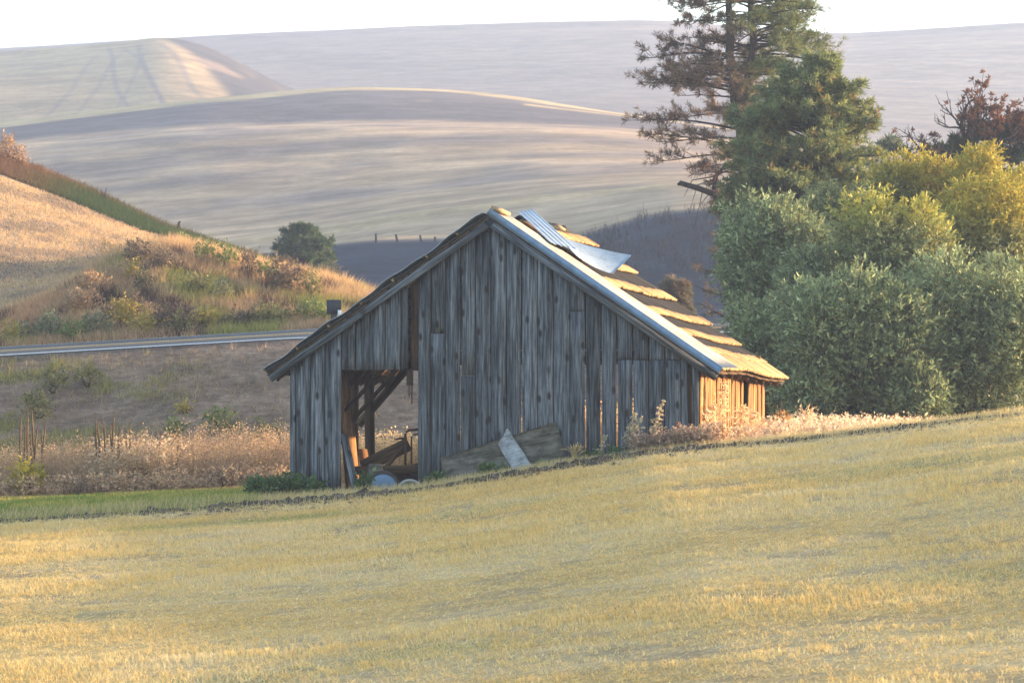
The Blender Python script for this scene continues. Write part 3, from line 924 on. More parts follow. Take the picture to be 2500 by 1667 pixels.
# ------------------------------------------------------------------ things leaning on the barn and lying in its doorway
def slab(name, quad_uz, v_bot, v_top, th, mat, label, cat, zrot=True):
    """board leaning against the front: quad in front-wall (u,z), lower edge standing out further"""
    zs = [z for _, z in quad_uz]; z0, z1 = min(zs), max(zs)
    pts = []
    for (u, z) in quad_uz:
        k = (z - z0) / (z1 - z0)
        pts.append(bw(u, v_bot * (1 - k) + v_top * k, z))
    org = sum(pts, Vector()) / 4
    nrm = (pts[1] - pts[0]).cross(pts[3] - pts[0]).normalized()
    if nrm.y > 0: nrm = -nrm
    xa = (pts[1] - pts[0]).normalized(); ya = nrm.cross(xa)
    rot = Matrix((xa, ya, nrm)).transposed()
    n = 8; v = []; 
    for h in (0, th):
        for i in range(n + 1):
            for j in range(n + 1):
                a, b = i / n, j / n
                p = (pts[0] * (1 - a) + pts[1] * a) * (1 - b) + (pts[3] * (1 - a) + pts[2] * a) * b
                e = 0.012 if (i in (0, n) or j in (0, n)) else 0
                p = p + xa * R.uniform(-e, e) + ya * R.uniform(-e, e) + nrm * (h + .02 * math.sin(a * 3.1) * math.sin(b * 3.1))
                v.append(tuple(rot.inverted() @ (p - org)))
    f = []; m1 = (n + 1) ** 2
    for i in range(n):
        for j in range(n):
            a = i * (n + 1) + j
            f += [(a, a + 1, a + n + 2, a + n + 1), (m1 + a, m1 + a + n + 1, m1 + a + n + 2, m1 + a + 1)]
    for k in range(n):
        for (a, b) in ((k, k + 1), (n * (n + 1) + k + 1, n * (n + 1) + k), ((k + 1) * (n + 1), k * (n + 1)), (k * (n + 1) + n, (k + 1) * (n + 1) + n)):
            f.append((a, b, m1 + b, m1 + a))
    mb = MB(); mb.add(v, f)
    o = mb.build(name, M[mat], None)
    o.location = org; o.rotation_euler = rot.to_euler()
    tag(o, label, cat)
    return o
def uz(px, py): return (pu(px), pz(py))
slab("plywood_panel", [uz(1106, 1178), uz(1398, 1130), uz(1368, 1030), uz(1093, 1118)], -.42, -.08, .02, 'ply',
     "large tilted dull brown plywood panel leaning on the barn front", "panel")
slab("loose_plank", [uz(1284, 1158), uz(1326, 1146), uz(1254, 1046), uz(1234, 1086)], -.46, -.22, .03, 'palewood',
     "short pale grey plank leaning diagonally across the plywood panel", "plank")

def board_thing(name, p, q, w, h, mat, label, cat):
    p = Vector(p); q = Vector(q); d = q - p
    mb = MB(); n = d.length; k = 5; vv = []
    for i in range(k + 1):
        t = i / k
        e = R.uniform(-.006, .006)
        for a, b in ((-1, -1), (1, -1), (1, 1), (-1, 1)):
            vv.append((a * w / 2 + e, b * h / 2, n * t))
    mb.add(vv, [(i * 4 + j, i * 4 + (j + 1) % 4, i * 4 + 4 + (j + 1) % 4, i * 4 + 4 + j) for i in range(k) for j in range(4)] + [(3, 2, 1, 0), (k * 4, k * 4 + 1, k * 4 + 2, k * 4 + 3)])
    o = mb.build(name, M[mat], None)
    o.location = p; o.rotation_euler = d.to_track_quat('Z', 'Y').to_euler()
    tag(o, label, cat)
    return o
gd = bground(1.6, .2)
board_thing("leaning_plank", bw(1.33, -.10, bground(1.3, -.1) - .03), bw(.98, .22, gd + 1.05), .15, .04, 'wood',
            "grey plank leaning against the left jamb of the barn doorway", "plank")
board_thing("fallen_plank", bw(1.2, .75, gd + .42), bw(2.05, 1.0, gd + .86), .06, .26, 'beam',
            "dark wide plank slanting upward inside the barn doorway", "plank")
board_thing("crossing_plank", bw(1.55, .6, gd + .22), bw(2.02, .7, gd + .84), .10, .09, 'beam',
            "dark square timber propped behind the block in the doorway", "timber")
board_thing("low_plank", bw(1.05, .5, gd + .36), bw(2.5, .55, gd + .40), .05, .16, 'beam',
            "dark board lying level across the bottom of the doorway", "plank")
# weathered wooden block
mb = MB(); vv = []
for k, (z, w, d) in enumerate(((0, .30, .28), (.22, .28, .27), (.235, .27, .26), (.25, .275, .27), (.50, .25, .25), (.52, .23, .23))):
    for a, b in ((-1, -1), (1, -1), (1, 1), (-1, 1)):
        vv.append((a * w / 2 + z * .05, b * d / 2, z))
mb.add(vv, [(i * 4 + j, i * 4 + (j + 1) % 4, i * 4 + 4 + (j + 1) % 4, i * 4 + 4 + j) for i in range(5) for j in range(4)] + [(3, 2, 1, 0), (20, 21, 22, 23)])
o = mb.build("wooden_block", M['ply'], None); o.location = bw(1.66, -.02, bground(1.66, 0) - .02); o.rotation_euler = (0, 0, .15)
tag(o, "upright weathered wooden block standing in the barn doorway", "block")
# old drum lying with its domed end towards the field
def lathe(prof, n, axis='y'):
    v = []; f = []
    for (r, h) in prof:
        for k in range(n):
            a = 2 * math.pi * k / n
            v.append((r * math.cos(a), h, r * math.sin(a)))
    for i in range(len(prof) - 1):
        for k in range(n):
            f.append((i * n + k, i * n + (k + 1) % n, (i + 1) * n + (k + 1) % n, (i + 1) * n + k))
    return v, f
drum = empty("metal_drum", bw(1.90, -.26, bground(1.9, -.26)), -TH + .35)
tag(drum, "half buried metal drum with pale blue domed end below the doorway", "drum")
mb = MB(); v, f = lathe([(.001, .02), (.29, .0), (.31, .01), (.31, .25), (.318, .27), (.31, .29), (.31, .58), (.29, .6), (.001, .6)], 28)
mb.add(v, f, (0.10, 0.085, 0.075)); o = mb.build("drum_body", M['rust'], drum, smooth=True); o.location = (0, 0, .07)
mb = MB(); v, f = lathe([(.001, -.075), (.10, -.065), (.18, -.045), (.24, -.02), (.26, .0), (.24, .01)], 28)
mb.add(v, f, (0.15, 0.23, 0.33)); o = mb.build("drum_end", M['paint'], drum, smooth=True); o.location = (0, -.012, .05)
# white wheel rim half sunk in the ground
mb = MB(); v, f = lathe([(.20, -.05), (.235, -.06), (.245, -.03), (.215, 0), (.215, .05), (.245, .08), (.235, .11), (.20, .10), (.19, .05), (.19, 0), (.20, -.05)], 30)
mb.add(v, f, (0.36, 0.35, 0.33)); o = mb.build("wheel_rim", M['paint'], None, smooth=True)
o.location = bw(2.44, -.38, bground(2.44, -.38) - .05); o.rotation_euler = (-.55, .35, -TH)
tag(o, "white wheel rim half sunk in the ground beside the drum", "wheel rim")
# rusty pipe frame behind the jamb
pf = empty("pipe_frame", bw(2.1, .55, bground(2.1, .55)), -TH)
tag(pf, "rusty bent pipe frame standing behind the right jamb of the doorway", "pipe frame")
mb = MB(); mb.tube([(0, 0, 0), (0, 0, 1.0), (.02, 0, 1.05), (.08, 0, 1.08), (.6, 0, 1.13), (.65, 0, 1.1), (.66, 0, 0)], .026, 8, (0.09, 0.045, 0.03)); mb.build("frame_tube", M['rust'], pf, smooth=True)
mb = MB(); mb.tube([(.12, 0, .0), (.12, 0, .96), (.17, 0, 1.0), (.6, 0, 1.04)], .018, 8, (0.09, 0.045, 0.03)); mb.build("inner_tube", M['rust'], pf, smooth=True)
mb = MB(); mb.tube([(-.22, 0, .90), (-.1, 0, .93), (.03, 0, .93)], [.012, .024, .024], 8, (0.07, 0.035, 0.025)); mb.build("handle", M['rust'], pf, smooth=True)
# chains hanging from the lintel
ch = empty("hanging_chain", bw(2.33, .06, DZ), -TH)
tag(ch, "rusty chain hanging from the lintel at the right of the doorway", "chain")
for (cx, ln) in ((-.02, .50), (.03, .64)):
    mb = MB()
    n = int(ln / .045)
    for k in range(n):
        z = -.01 - k * .045
        a = np.arange(9) * 2 * math.pi / 8
        if k % 2: pts = np.stack([cx + .016 * np.cos(a), 0 * a, z - .025 + .03 * np.sin(a)], 1)
        else: pts = np.stack([cx + 0 * a, .016 * np.cos(a), z - .025 + .03 * np.sin(a)], 1)
        mb.tube(pts, .0075, 5, (0.10, 0.05, 0.03), cap=False)
    mb.build("chain_strand", M['rust'], ch)
mb = MB(); mb.box((-.07, -.015, -.30), (.055, .015, .0), (0.09, 0.05, 0.035)); mb.build("hinge_strap", M['rust'], ch)
# low dark junk heap inside the door
jp = [(1.35, 2.6, .35), (1.8, 1.9, .25), (2.55, 1.0, .50), (2.7, 1.9, .3), (2.2, .8, .33)]
for k, (a, b, h) in enumerate(jp):
    g0 = bground(a, b)
    lab = ("charred beam end lying at the left back of the doorway", "dark timber slanting down behind the low board",
           "dark timber rising to the right jamb inside the barn", "dark beam lying deep behind the right jamb", "short dark timber behind the metal drum")[k]
    board_thing("floor_timber", bw(a - .45, b, g0 + h * .3), bw(a + .45, b + .2, g0 + h), .2, .22, 'beam', lab, "timber")

# ------------------------------------------------------------------ stubble, furrow, grasses
def in_view(x, y, m=1.5): return np.abs(x) < 0.162 * y + m
def jit(c, n, s=.15):
    c = np.broadcast_to(np.asarray(c, float), (n, 3))
    return np.clip(c * (1 + rng.normal(0, s, (n, 1))) * (1 + rng.normal(0, s * .25, (n, 3))), 0.004, 0.9)

def stubble():
    mb = MB()
    nt = 165000
    y = 27.5 + (57.05 - 27.5) * rng.random(nt) ** .82; x = rng.uniform(-11.5, 11.5, nt)
    k = in_view(x, y, 2.6); x, y = x[k], y[k]
    row = np.round((y + .10 * x) / .17) * .17 - .10 * x
    y = np.where(rng.random(len(y)) < .6, row + rng.normal(0, .025, len(y)), y)
    y = np.minimum(y, 57.05)
    p = .5 * fbm(x * .28, y * .55, 41, 4) + .5 * fbm(x * 1.3, y * 1.9, 49, 3); q = fbm(x * 1.1, y * 2.3, 47, 3); lane = fbm(x * .09, y * .9, 44, 3)
    keep = rng.random(len(x)) < np.clip(1.0 - 1.2 * sstep(.55, .8, q) + .3 * (lane - .5), .2, 1)
    x, y, p, lane, q = x[keep], y[keep], p[keep], lane[keep], q[keep]
    z = field_z(x, y)
    n = len(x)
    gold = np.array((0.68, 0.485, 0.19)); straw = np.array((0.72, 0.54, 0.24)); grey = np.array((0.69, 0.55, 0.31))
    c = mixc(gold, straw, sstep(.36, .56, p)); c = mixc(c, grey, sstep(.55, .72, p + .2 * (lane - .5)))
    grn = sstep(.6, .75, fbm(x * .16 + 4, y * .4, 52, 3))
    c = mixc(c, (0.27, 0.32, 0.13), grn * .35 * (rng.random(n) < .4))
    c = mixc(c, (0.20, 0.28, 0.08), np.exp(-((y - 54.6 - .05 * x) / .35) ** 2) * sstep(-7.2, -6.2, x) * (1 - sstep(-3.4, -2.2, x)) * .75)
    H = (.040 + .042 * sstep(.3, .7, lane)) * rng.uniform(.7, 1.3, n)
    for b in range(4):
        px = x + rng.normal(0, .03, n); py = y + rng.normal(0, .025, n)
        tip = np.stack([rng.normal(-.012, .03, n), rng.normal(0, .03, n), H * rng.uniform(.6, 1.15, n)], 1)
        mb.blades(np.stack([px, py, z - .01], 1), tip, rng.uniform(.008, .02, n), jit(c, n, .16))
    # loose straw lying between the rows
    n2 = 170000
    y = rng.uniform(27.5, 57.05, n2); x = rng.uniform(-11.5, 11.5, n2); k = in_view(x, y); x, y = x[k], y[k]; n2 = len(x)
    a = rng.normal(0.1, .7, n2); ln = rng.uniform(.06, .2, n2)
    tip = np.stack([np.cos(a) * ln, np.sin(a) * ln, rng.uniform(-.0, .04, n2)], 1)
    mb.blades(np.stack([x, y, field_z(x, y) + rng.uniform(.004, .03, n2)], 1), tip, rng.uniform(.008, .018, n2), jit((0.70, 0.55, 0.31), n2, .22))
    o = mb.build("stubble", M['straw']); tag(o, "golden cut wheat stubble covering the sloping field", "stubble", kind="stuff")
stubble()

def furrow():
    mb = MB(); n = 7000
    x = rng.uniform(-11.5, 12, n)
    w = pl(x, [(-12, .10), (-8, .16), (-5, .22), (-2, .27), (0, .28), (3, .26), (4, .22), (6, .12), (8, .06), (12, .04)])
    y = furrow_y(x) + rng.normal(0, 1, n) * w * (.35 + .6 * fbm(x * .7, x * 0 + 3, 303, 3)) + .12 * (fbm(x * 1.1, x * 0 + 7, 304, 2) - .5)
    y = np.where(rng.random(n) < .16, y - np.abs(rng.normal(0, .5, n)), y)
    prof = np.exp(-((y - furrow_y(x)) / (w * .8)) ** 2)
    keep = rng.random(n) < (.35 + .65 * sstep(.3, .6, fbm(x * 1.3, y * 0, 301, 3)))
    x, y, w, prof = x[keep], y[keep], w[keep], prof[keep]; n = len(x)
    brk = .3 + .4 * fbm(x * 1.6, x * 0, 305, 4); z = ground_z(x, y) + prof * w * .30 * rng.uniform(.1, 1, n) * sstep(.2, .6, brk)
    r = rng.uniform(.016, .065, n) * (0.5 + w * 1.4) * (.6 + .9 * sstep(.35, .65, brk)) * np.where(rng.random(n) < .06, 1.8, 1)
    base = np.array([(1, 0, 0), (-1, 0, 0), (0, 1, 0), (0, -1, 0), (0, 0, .8), (0, 0, -.8)], float)
    fc = np.array([(0, 2, 4), (2, 1, 4), (1, 3, 4), (3, 0, 4), (2, 0, 5), (1, 2, 5), (3, 1, 5), (0, 3, 5)])
    a = rng.uniform(0, 6.28, n)
    B = base[None] * rng.uniform(.6, 1.4, (n, 6, 1)) + rng.normal(0, .15, (n, 6, 3))
    bx = B[..., 0] * np.cos(a)[:, None] - B[..., 1] * np.sin(a)[:, None]; by = B[..., 0] * np.sin(a)[:, None] + B[..., 1] * np.cos(a)[:, None]
    V = np.stack([x[:, None] + bx * r[:, None] * 1.5, y[:, None] + by * r[:, None], z[:, None] + B[..., 2] * r[:, None] * .8], -1)
    F = (np.arange(n)[:, None, None] * 6 + fc[None]).reshape(-1, 3)
    mb.add(V.reshape(-1, 3), F, np.repeat(jit((0.125, 0.10, 0.088), n, .3), 6, axis=0))
    o = mb.build("furrow_clods", M['clod']); tag(o, "line of dark turned soil clods along the field edge", "soil", kind="stuff")
furrow()

def edge_grass():
    mb = MB(); n = 31000
    x = rng.uniform(-11.5, 11.5, n); y = furrow_y(x) + np.where(rng.random(n) < .2, rng.normal(-.1, .2, n), .25 + np.abs(rng.normal(0, .55, n)))
    k = in_view(x, y) & (y < 60); x, y = x[k], y[k]; n = len(x)
    # keep clear of the barn floor
    d = (x - bO.x) * vV.x + (y - bO.y) * vV.y; k = (d < -.08) | (x < bO.x - .1) | (x > cR.x + .2); x, y = x[k], y[k]; n = len(x)
    h = rng.uniform(.06, .18, n) * (.6 + .8 * fbm(x * 1.2, y, 311, 2))
    tip = np.stack([rng.normal(.03, .06, n), rng.normal(0, .05, n), h], 1)
    c = mixc((0.60, 0.45, 0.17), (0.58, 0.48, 0.29), rng.random(n))
    c = mixc(c, (0.22, 0.27, 0.07), ((rng.random(n) < .4) & (x < -4.5)) * 1.0)
    mb.blades(np.stack([x, y, ground_z(x, y) - .01], 1), tip, rng.uniform(.008, .018, n), jit(c, n))
    o = mb.build("edge_grass", M['straw']); tag(o, "uneven strip of straw coloured grass between furrow and barn", "grass", kind="stuff")
edge_grass()

def green_strip():
    mb = MB(); n = 60000
    x = rng.uniform(-14, -3.9, n); y = rng.uniform(58.2, 66.5, n)
    k = in_view(x, y, 1); x, y = x[k], y[k]; n = len(x)
    d = (x - bO.x) * uV.x + (y - bO.y) * uV.y; k = d < -.15; x, y = x[k], y[k]; n = len(x)
    q = fbm(x * .8, y * 1.3, 66, 3)
    c = mixc((0.17, 0.25, 0.035), (0.42, 0.36, 0.08), sstep(.42, .66, q)); c = mixc(c, (0.60, 0.40, 0.20), sstep(64.4, 65.4, y + (q - .5) * 3)); c = mixc(c, (0.6, 0.42, 0.2), (rng.random(n) < .12) * 1.)
    h = rng.uniform(.04, .12, n)
    tip = np.stack([rng.normal(0, .04, n), rng.normal(0, .04, n), h], 1)
    mb.blades(np.stack([x, y, ground_z(x, y) - .01], 1), tip, rng.uniform(.012, .028, n), jit(c, n, .2))
    o = mb.build("green_grass", M['straw']); tag(o, "low green grass strip left of the barn behind the furrow", "grass", kind="stuff")
green_strip()

def weed_mass(name, x, y, hmin, hmax, stem, puff, label, puffs=16, psize=(.025, .055), lean=.1, spread=.16, cat="weeds", hmod=None):
    mb = MB(); n = len(x)
    z = ground_z(x, y)
    h = rng.uniform(hmin, hmax, n)
    if hmod is not None: h = h * hmod
    base = np.stack([x, y, z - .02], 1)
    top = np.stack([rng.normal(0, lean, n) * h, rng.normal(0, lean, n) * h, h], 1)
    mb.blades(base, top, rng.uniform(.012, .022, n), jit(stem, n, .2))
    for b in range(4):                                     # side branches
        t = rng.uniform(.35, .85, n)[:, None]
        d = np.stack([rng.normal(0, spread, n), rng.normal(0, spread, n), rng.uniform(.1, .32, n)], 1) * h[:, None]
        mb.blades(base + top * t, d * .8, .010, jit(stem, n, .2))
        m = puffs // 4
        pos = (base + top * t)[:, None] + d[:, None] * rng.uniform(.35, 1.0, (n, m, 1)) + rng.normal(0, .03, (n, m, 3))
        pos = pos.reshape(-1, 3)
        cc = jit(puff, len(pos), .22)
        mb.leaves(pos, rng.normal(size=pos.shape) + (0, 0, .4), rng.uniform(psize[0], psize[1], len(pos)) * 1.5, rng.uniform(psize[0], psize[1], len(pos)), cc)
    o = mb.build(name, M['straw']); tag(o, label, cat, kind="stuff")
    return o

def scatter(n, x0, x1, y0, y1, view=True):
    x = rng.uniform(x0, x1, n); y = rng.uniform(y0, y1, n)
    if view:
        k = in_view(x, y, 1.0); x, y = x[k], y[k]
    return x, y
x, y = scatter(3300, -13, -4.3, 66.3, 71.5)
nz = fbm(x * .5, y * .5, 401, 3)
weed_mass("dry_weeds", x, y, .55, 1.35, (0.40, 0.265, 0.15), (0.46, 0.315, 0.19), "dense band of rusty dried weeds left of the barn", puffs=16, psize=(.016, .038), hmod=.55 + .8 * nz)
x, y = scatter(900, -11.5, -4.3, 65.6, 67.0)
weed_mass("low_dry_weeds", x, y, .15, .5, (0.48, 0.31, 0.18), (0.58, 0.40, 0.25), "low tangled tan weeds at the front of the weed band", puffs=16)
x, y = scatter(260, -8.6, -7.0, 66.4, 68.5)
weed_mass("pale_weeds", x, y, .6, 1.15, (0.52, 0.38, 0.23), (0.64, 0.48, 0.31), "pale cream weed clump in the middle of the weed band", puffs=24)
x, y = scatter(1700, -4.6, 3.0, 67.9, 71.5, False)
weed_mass("rear_weeds", x, y, .4, 1.1, (0.46, 0.33, 0.16), (0.66, 0.47, 0.25), "sunlit dry weeds seen through the barn doorway", puffs=16)
x, y = scatter(620, 3.75, 7.6, 59.0, 68.5, False)
d = (x - bO.x) * uV.x + (y - bO.y) * uV.y; k = d > W + .12; x, y = x[k], y[k]
weed_mass("side_weeds", x, y, .12, .50, (0.50, 0.35, 0.20), (0.74, 0.55, 0.38), "pinkish dry weeds along the sunlit right wall of the barn", puffs=24, hmod=.6 + .7 * fbm(x * .9, y * .9, 77, 2))
x, y = scatter(420, 4.6, 8.5, 61, 74, False)
weed_mass("bush_weeds", x, y, .15, .5, (0.42, 0.31, 0.20), (0.62, 0.47, 0.33), "thin dry weeds between barn and willow bushes", puffs=18)
x, y = scatter(260, 2.2, 3.7, 57.9, 58.9, False)
weed_mass("corner_weeds", x, y, .15, .42, (0.27, 0.19, 0.13), (0.36, 0.26, 0.19), "low brown weeds in front of the barn's right corner", puffs=18)

def tufts(name, n, region, hr, wr, colf, label, blades=4, keepf=None, lean=.35, cat="grass"):
    x0, x1, y0, y1 = region
    x = rng.uniform(x0, x1, n); y = rng.uniform(y0, y1, n)
    k = in_view(x, y, 1.0)
    if keepf is not None: k &= keepf(x, y)
    x, y = x[k], y[k]; n = len(x); z = ground_z(x, y); c = colf(x, y)
    mb = MB()
    h = rng.uniform(*hr, n)
    for b in range(blades):
        tip = np.stack([rng.normal(0, lean, n) * h, rng.normal(0, lean, n) * h, h * rng.uniform(.6, 1.1, n)], 1)
        mb.blades(np.stack([x + rng.normal(0, .05, n), y + rng.normal(0, .05, n), z - .02], 1), tip, rng.uniform(*wr, n), jit(c, n, .2))
    o = mb.build(name, M['straw']); tag(o, label, cat, kind="stuff")
def bank_band(x, y): return (y - road_edge(x) > RW + 1.1) & (y - road_edge(x) < RW + 11.5)
def bank_c(x, y):
    n = fbm(x * .5, y * .5, 61, 4); n3 = fbm(x * .4 + 9, y * .4, 411, 3); n2 = fbm(x * 1.2, y * 1.2, 421, 3)
    c = mixc((0.46, 0.28, 0.17), (0.52, 0.38, 0.20), n)
    c = mixc(c, (0.60, 0.32, 0.17), sstep(-13.0, -15.5, x - (y - 100) * .2) * .7)
    c = mixc(c, (0.30, 0.31, 0.075), sstep(.60, .70, n3) * .8); c = mixc(c, (0.12, 0.075, 0.06), sstep(.6, .68, n2))
    return c
tufts("bank_brush", 44000, (-18, 2, 92, 108), (.14, .5), (.016, .04), bank_c, "mixed dry brush covering the road cut bank", 5, bank_band, cat="brush")
tufts("embankment_grass", 26000, (-15, 8, 71.5, 84.5), (.06, .28), (.012, .03),
      lambda x, y: mixc((0.31, 0.225, 0.145), (0.27, 0.25, 0.07), sstep(.45, .62, fbm(x * .5, y * .5, 61, 4)) * sstep(-6.5, -10, x) * .85),
      "sparse olive and tan grass on the grey road embankment", 4,
      lambda x, y: (rng.random(len(x)) < .12 + .9 * sstep(.48, .66, fbm(x * .5, y * .5, 61, 4)) * sstep(-6.5, -10, x)) & (y < road_edge(x) - 1.6))
tufts("hill_grass", 52000, (-28, -4, 103, 134), (.06, .16), (.02, .045),
      lambda x, y: mixc((0.55, 0.38, 0.21), (0.38, 0.275, 0.18), sstep(.42, .62, fbm(x * .35 + y * .18, y * .35 - x * .25, 77, 4))),
      "short orange stubble on the hill left of the road", 4, lambda x, y: y - road_edge(x) > RW + 10.6)
tufts("lip_grass", 9000, (-20, -5, 101, 107), (.25, .6), (.012, .03),
      lambda x, y: np.broadcast_to(np.array((0.66, 0.43, 0.22)), (len(x), 3)), "tall blond grass along the lip of the cut bank", 5,
      lambda x, y: (np.abs(y - road_edge(x) - RW - 10.4) < .9))
tufts("ridge_grass", 26000, (-28, -4, 130, 141), (.18, .42), (.03, .06),
      lambda x, y: mixc((0.055, 0.085, 0.025), (0.17, 0.09, 0.045), np.clip(sstep(-17.5, -22, x) + .5 * sstep(137.5, 139.5, y), 0, 1)),
      "dark green strip of growth along the left hill ridge", 4, lambda x, y: y + .12 * (x + 10) > 133.2)

# ------------------------------------------------------------------ single plants
def crown_shoots(mb, lobes, dens, leaf, colf, per=11, slen=(.3, .65), up=.5, shell=.5, mat=0):
    for (c, r) in lobes:
        c = np.asarray(c, float); r = np.asarray(r, float)
        area = 4 * math.pi * ((r[0] * r[1]) ** 1.6 / 3 + (r[0] * r[2]) ** 1.6 / 3 + (r[1] * r[2]) ** 1.6 / 3) ** (1 / 1.6)
        n = max(8, int(area * dens))
        d = rng.normal(size=(n, 3)); d /= np.linalg.norm(d, axis=1)[:, None]
        rad = 1 - shell * rng.random(n) ** 1.6
        lump = .82 + .36 * fbm(d[:, 0] * 2.2 + c[0], d[:, 2] * 2.2 + d[:, 1] * 1.7 + c[2], 501, 3)
        base = c + d * r * (rad * lump)[:, None]
        sd = d + np.array((0, 0, up)) + rng.normal(0, .35, (n, 3)); sd /= np.linalg.norm(sd, axis=1)[:, None]
        sl = rng.uniform(*slen, n) * np.where(rng.random(n) < .07, 1.9, 1)
        t = (np.arange(per) + .5) / per
        pos = base[:, None] + sd[:, None] * (sl[:, None] * t[None])[..., None] - np.array((0, 0, 1)) * (sl[:, None] * t[None] ** 2 * .18)[..., None]
        pos = pos + rng.normal(0, .02, pos.shape)
        ld = sd[:, None] * .8 + rng.normal(0, .65, pos.shape)
        pos = pos.reshape(-1, 3); ld = ld.reshape(-1, 3); m = len(pos)
        col = colf(pos, np.repeat(rad, per), np.repeat(rng.random(n), per))
        lsz = rng.uniform(.5, 1.55, m)
        mb.leaves(pos, ld, lsz * leaf[0], lsz * rng.uniform(.75, 1.2, m) * leaf[1], jit(col, m, .14), mat)

def limbs(mb, base, tips, r0, col, sides=6, seed=0):
    for tp in tips:
        tp = np.asarray(tp, float); b = np.asarray(base, float)
        t = np.linspace(0, 1, 7)[:, None]
        mid = (b + tp) / 2 + np.array((0, 0, .18 * np.linalg.norm(tp - b))) + rng.normal(0, .12, 3)
        pts = (1 - t) ** 2 * b + 2 * t * (1 - t) * mid + t ** 2 * tp
        mb.tube(pts, np.linspace(r0, r0 * .25, 7), sides, col)

def bush(name, cat, label, px, py, rx, ry, D, col_lo, col_hi, dens=30, leaf=(.125, .042), group=None, depth=.9, nl=9, seed=0, base_y=None, per=11, yellow=None, stem=(0.10, 0.075, 0.055), slen=(.18, .42), yel_from=.4, up=.5):
    rr = random.Random(seed)
    c = at(px, py, D); s = D / FPX; RX, RZ = rx * s, ry * s
    gx, gy = c.x, D
    g0 = gz(gx, gy)
    root = empty(name, (gx, gy, g0)); tag(root, label, cat, group)
    cz = c.z - g0
    big = RX > .8
    lobes = [((0, 0, cz), (RX * (.5 if big else .72), RX * (.5 if big else .72) * depth, RZ * (.55 if big else .78)))]
    if big: nl = int(nl * 3.6)
    for k in range(nl):
        a = k * 2.399 + rr.uniform(-.5, .5); h = -.88 + 1.78 * (k + .5) / nl + rr.uniform(-.05, .05)
        w = math.sqrt(max(0.03, 1 - h * h * 1.02)) * rr.uniform(.72, 1.15)
        f = (rr.uniform(.12, .24) if rr.random() < .6 else rr.uniform(.24, .42)) if big else rr.uniform(.34, .52)
        rad = (.70 if big else .62)
        q = (math.cos(a) * RX * rad * w, math.sin(a) * RX * rad * w * depth, cz + h * RZ * rad * rr.uniform(.85, 1.2))
        lobes.append((q, (RX * f, RX * f * depth, RZ * f * 1.05)))
    lo = np.array(col_lo); hi = np.array(col_hi)
    def colf(pos, rad, rnd):
        t = np.clip((pos[:, 2] - (cz - RZ)) / (2 * RZ), 0, 1)
        c = mixc(lo, hi, np.clip(.1 + .8 * rnd + .2 * (t - .5), 0, 1))
        c = np.where((rng.random(len(pos)) < .09)[:, None], c * 1.45 + .02, c)  # glints put into the colour of scattered leaves
        if yellow is not None:
            nn = fbm(pos[:, 0] * .9 + px, pos[:, 2] * .9 + pos[:, 1] * .5, 521, 3)
            c = mixc(c, np.array(yellow), sstep(yel_from, yel_from + .3, t + .55 * (nn - .5)) * .9)
        return c
    mb = MB(); crown_shoots(mb, lobes, dens, leaf, colf, per=per, slen=slen, up=up)
    V = np.concatenate(mb.v)
    mb.build("crown", M['leaf'], root)
    mb = MB()
    for (q, r) in lobes[1::3 if big else 1]:
        limbs(mb, (rr.uniform(-.1, .1), rr.uniform(-.1, .1), -.05), [q], max(.018, .05 * RX), stem)
    if big:                                                # bare twigs that poke out of the leaves
        for k in range(46):
            q, r = lobes[1 + int(rr.random() * (len(lobes) - 1))]
            d = np.array((q[0] / RX + rr.uniform(-.4, .4), q[1] / RX + rr.uniform(-.4, .4), (q[2] - cz) / RZ + rr.uniform(.1, .7))); d /= np.linalg.norm(d) + 1e-6
            p0 = np.array(q) + d * r[0] * .5; ln = r[0] * .6 + rr.uniform(.25, .6)
            mb.tube(np.array([p0, p0 + d * ln * .5 + rng.normal(0, .04, 3), p0 + d * ln + rng.normal(0, .06, 3)]), [.014, .010, .004], 4, (0.16, 0.12, 0.09), cap=False)
    mb.build("trunk", M['bark'], root, smooth=True)
    return root

SG_LO, SG_HI = (0.045, 0.072, 0.034), (0.35, 0.40, 0.19)
YL = (0.42, 0.345, 0.045)
wg = "willow bushes on the right"
bush("willow_bush", "willow", "silvery willow bush directly behind the barn's right roof edge", 1902, 690, 142, 215, 86, SG_LO, SG_HI, 34, group=wg, seed=1, nl=12)
bush("willow_bush", "willow", "low silvery willow nearest to the barn's right wall", 1872, 850, 124, 132, 79, SG_LO, SG_HI, 36, group=wg, seed=2, nl=10)
bush("willow_bush", "willow", "broad low willow in the middle of the bushes, reaching the field", 2090, 850, 205, 200, 76.5, SG_LO, SG_HI, 36, group=wg, seed=3, nl=13)
bush("willow_bush", "willow", "low willow at the right frame edge, bordering the field", 2370, 840, 190, 215, 77.5, SG_LO, SG_HI, 36, group=wg, seed=4, nl=13)
bush("willow_bush", "willow", "rounded willow with yellow-green top in the centre of the bushes", 2190, 640, 165, 180, 82, (0.085, 0.105, 0.04), (0.31, 0.33, 0.14), 34, group=wg, seed=5, nl=12, yellow=(0.38, 0.36, 0.07), yel_from=.64)
bush("willow_bush", "willow", "tall willow with bright yellow top at the right frame edge", 2395, 620, 160, 200, 85, (0.085, 0.105, 0.04), (0.32, 0.32, 0.12), 34, group=wg, seed=6, nl=12, yellow=YL, yel_from=.52)
bush("willow_bush", "willow", "olive willow crown between the green pine and yellow tops", 2045, 570, 120, 120, 91, (0.07, 0.095, 0.04), (0.26, 0.28, 0.12), 32, group=wg, seed=7)
bush("willow_bush", "willow", "yellow leaved crown below the dead rust tree", 2275, 480, 95, 105, 93, (0.15, 0.155, 0.035), (0.30, 0.26, 0.05), 32, group=wg, seed=8, yellow=YL, yel_from=.45)
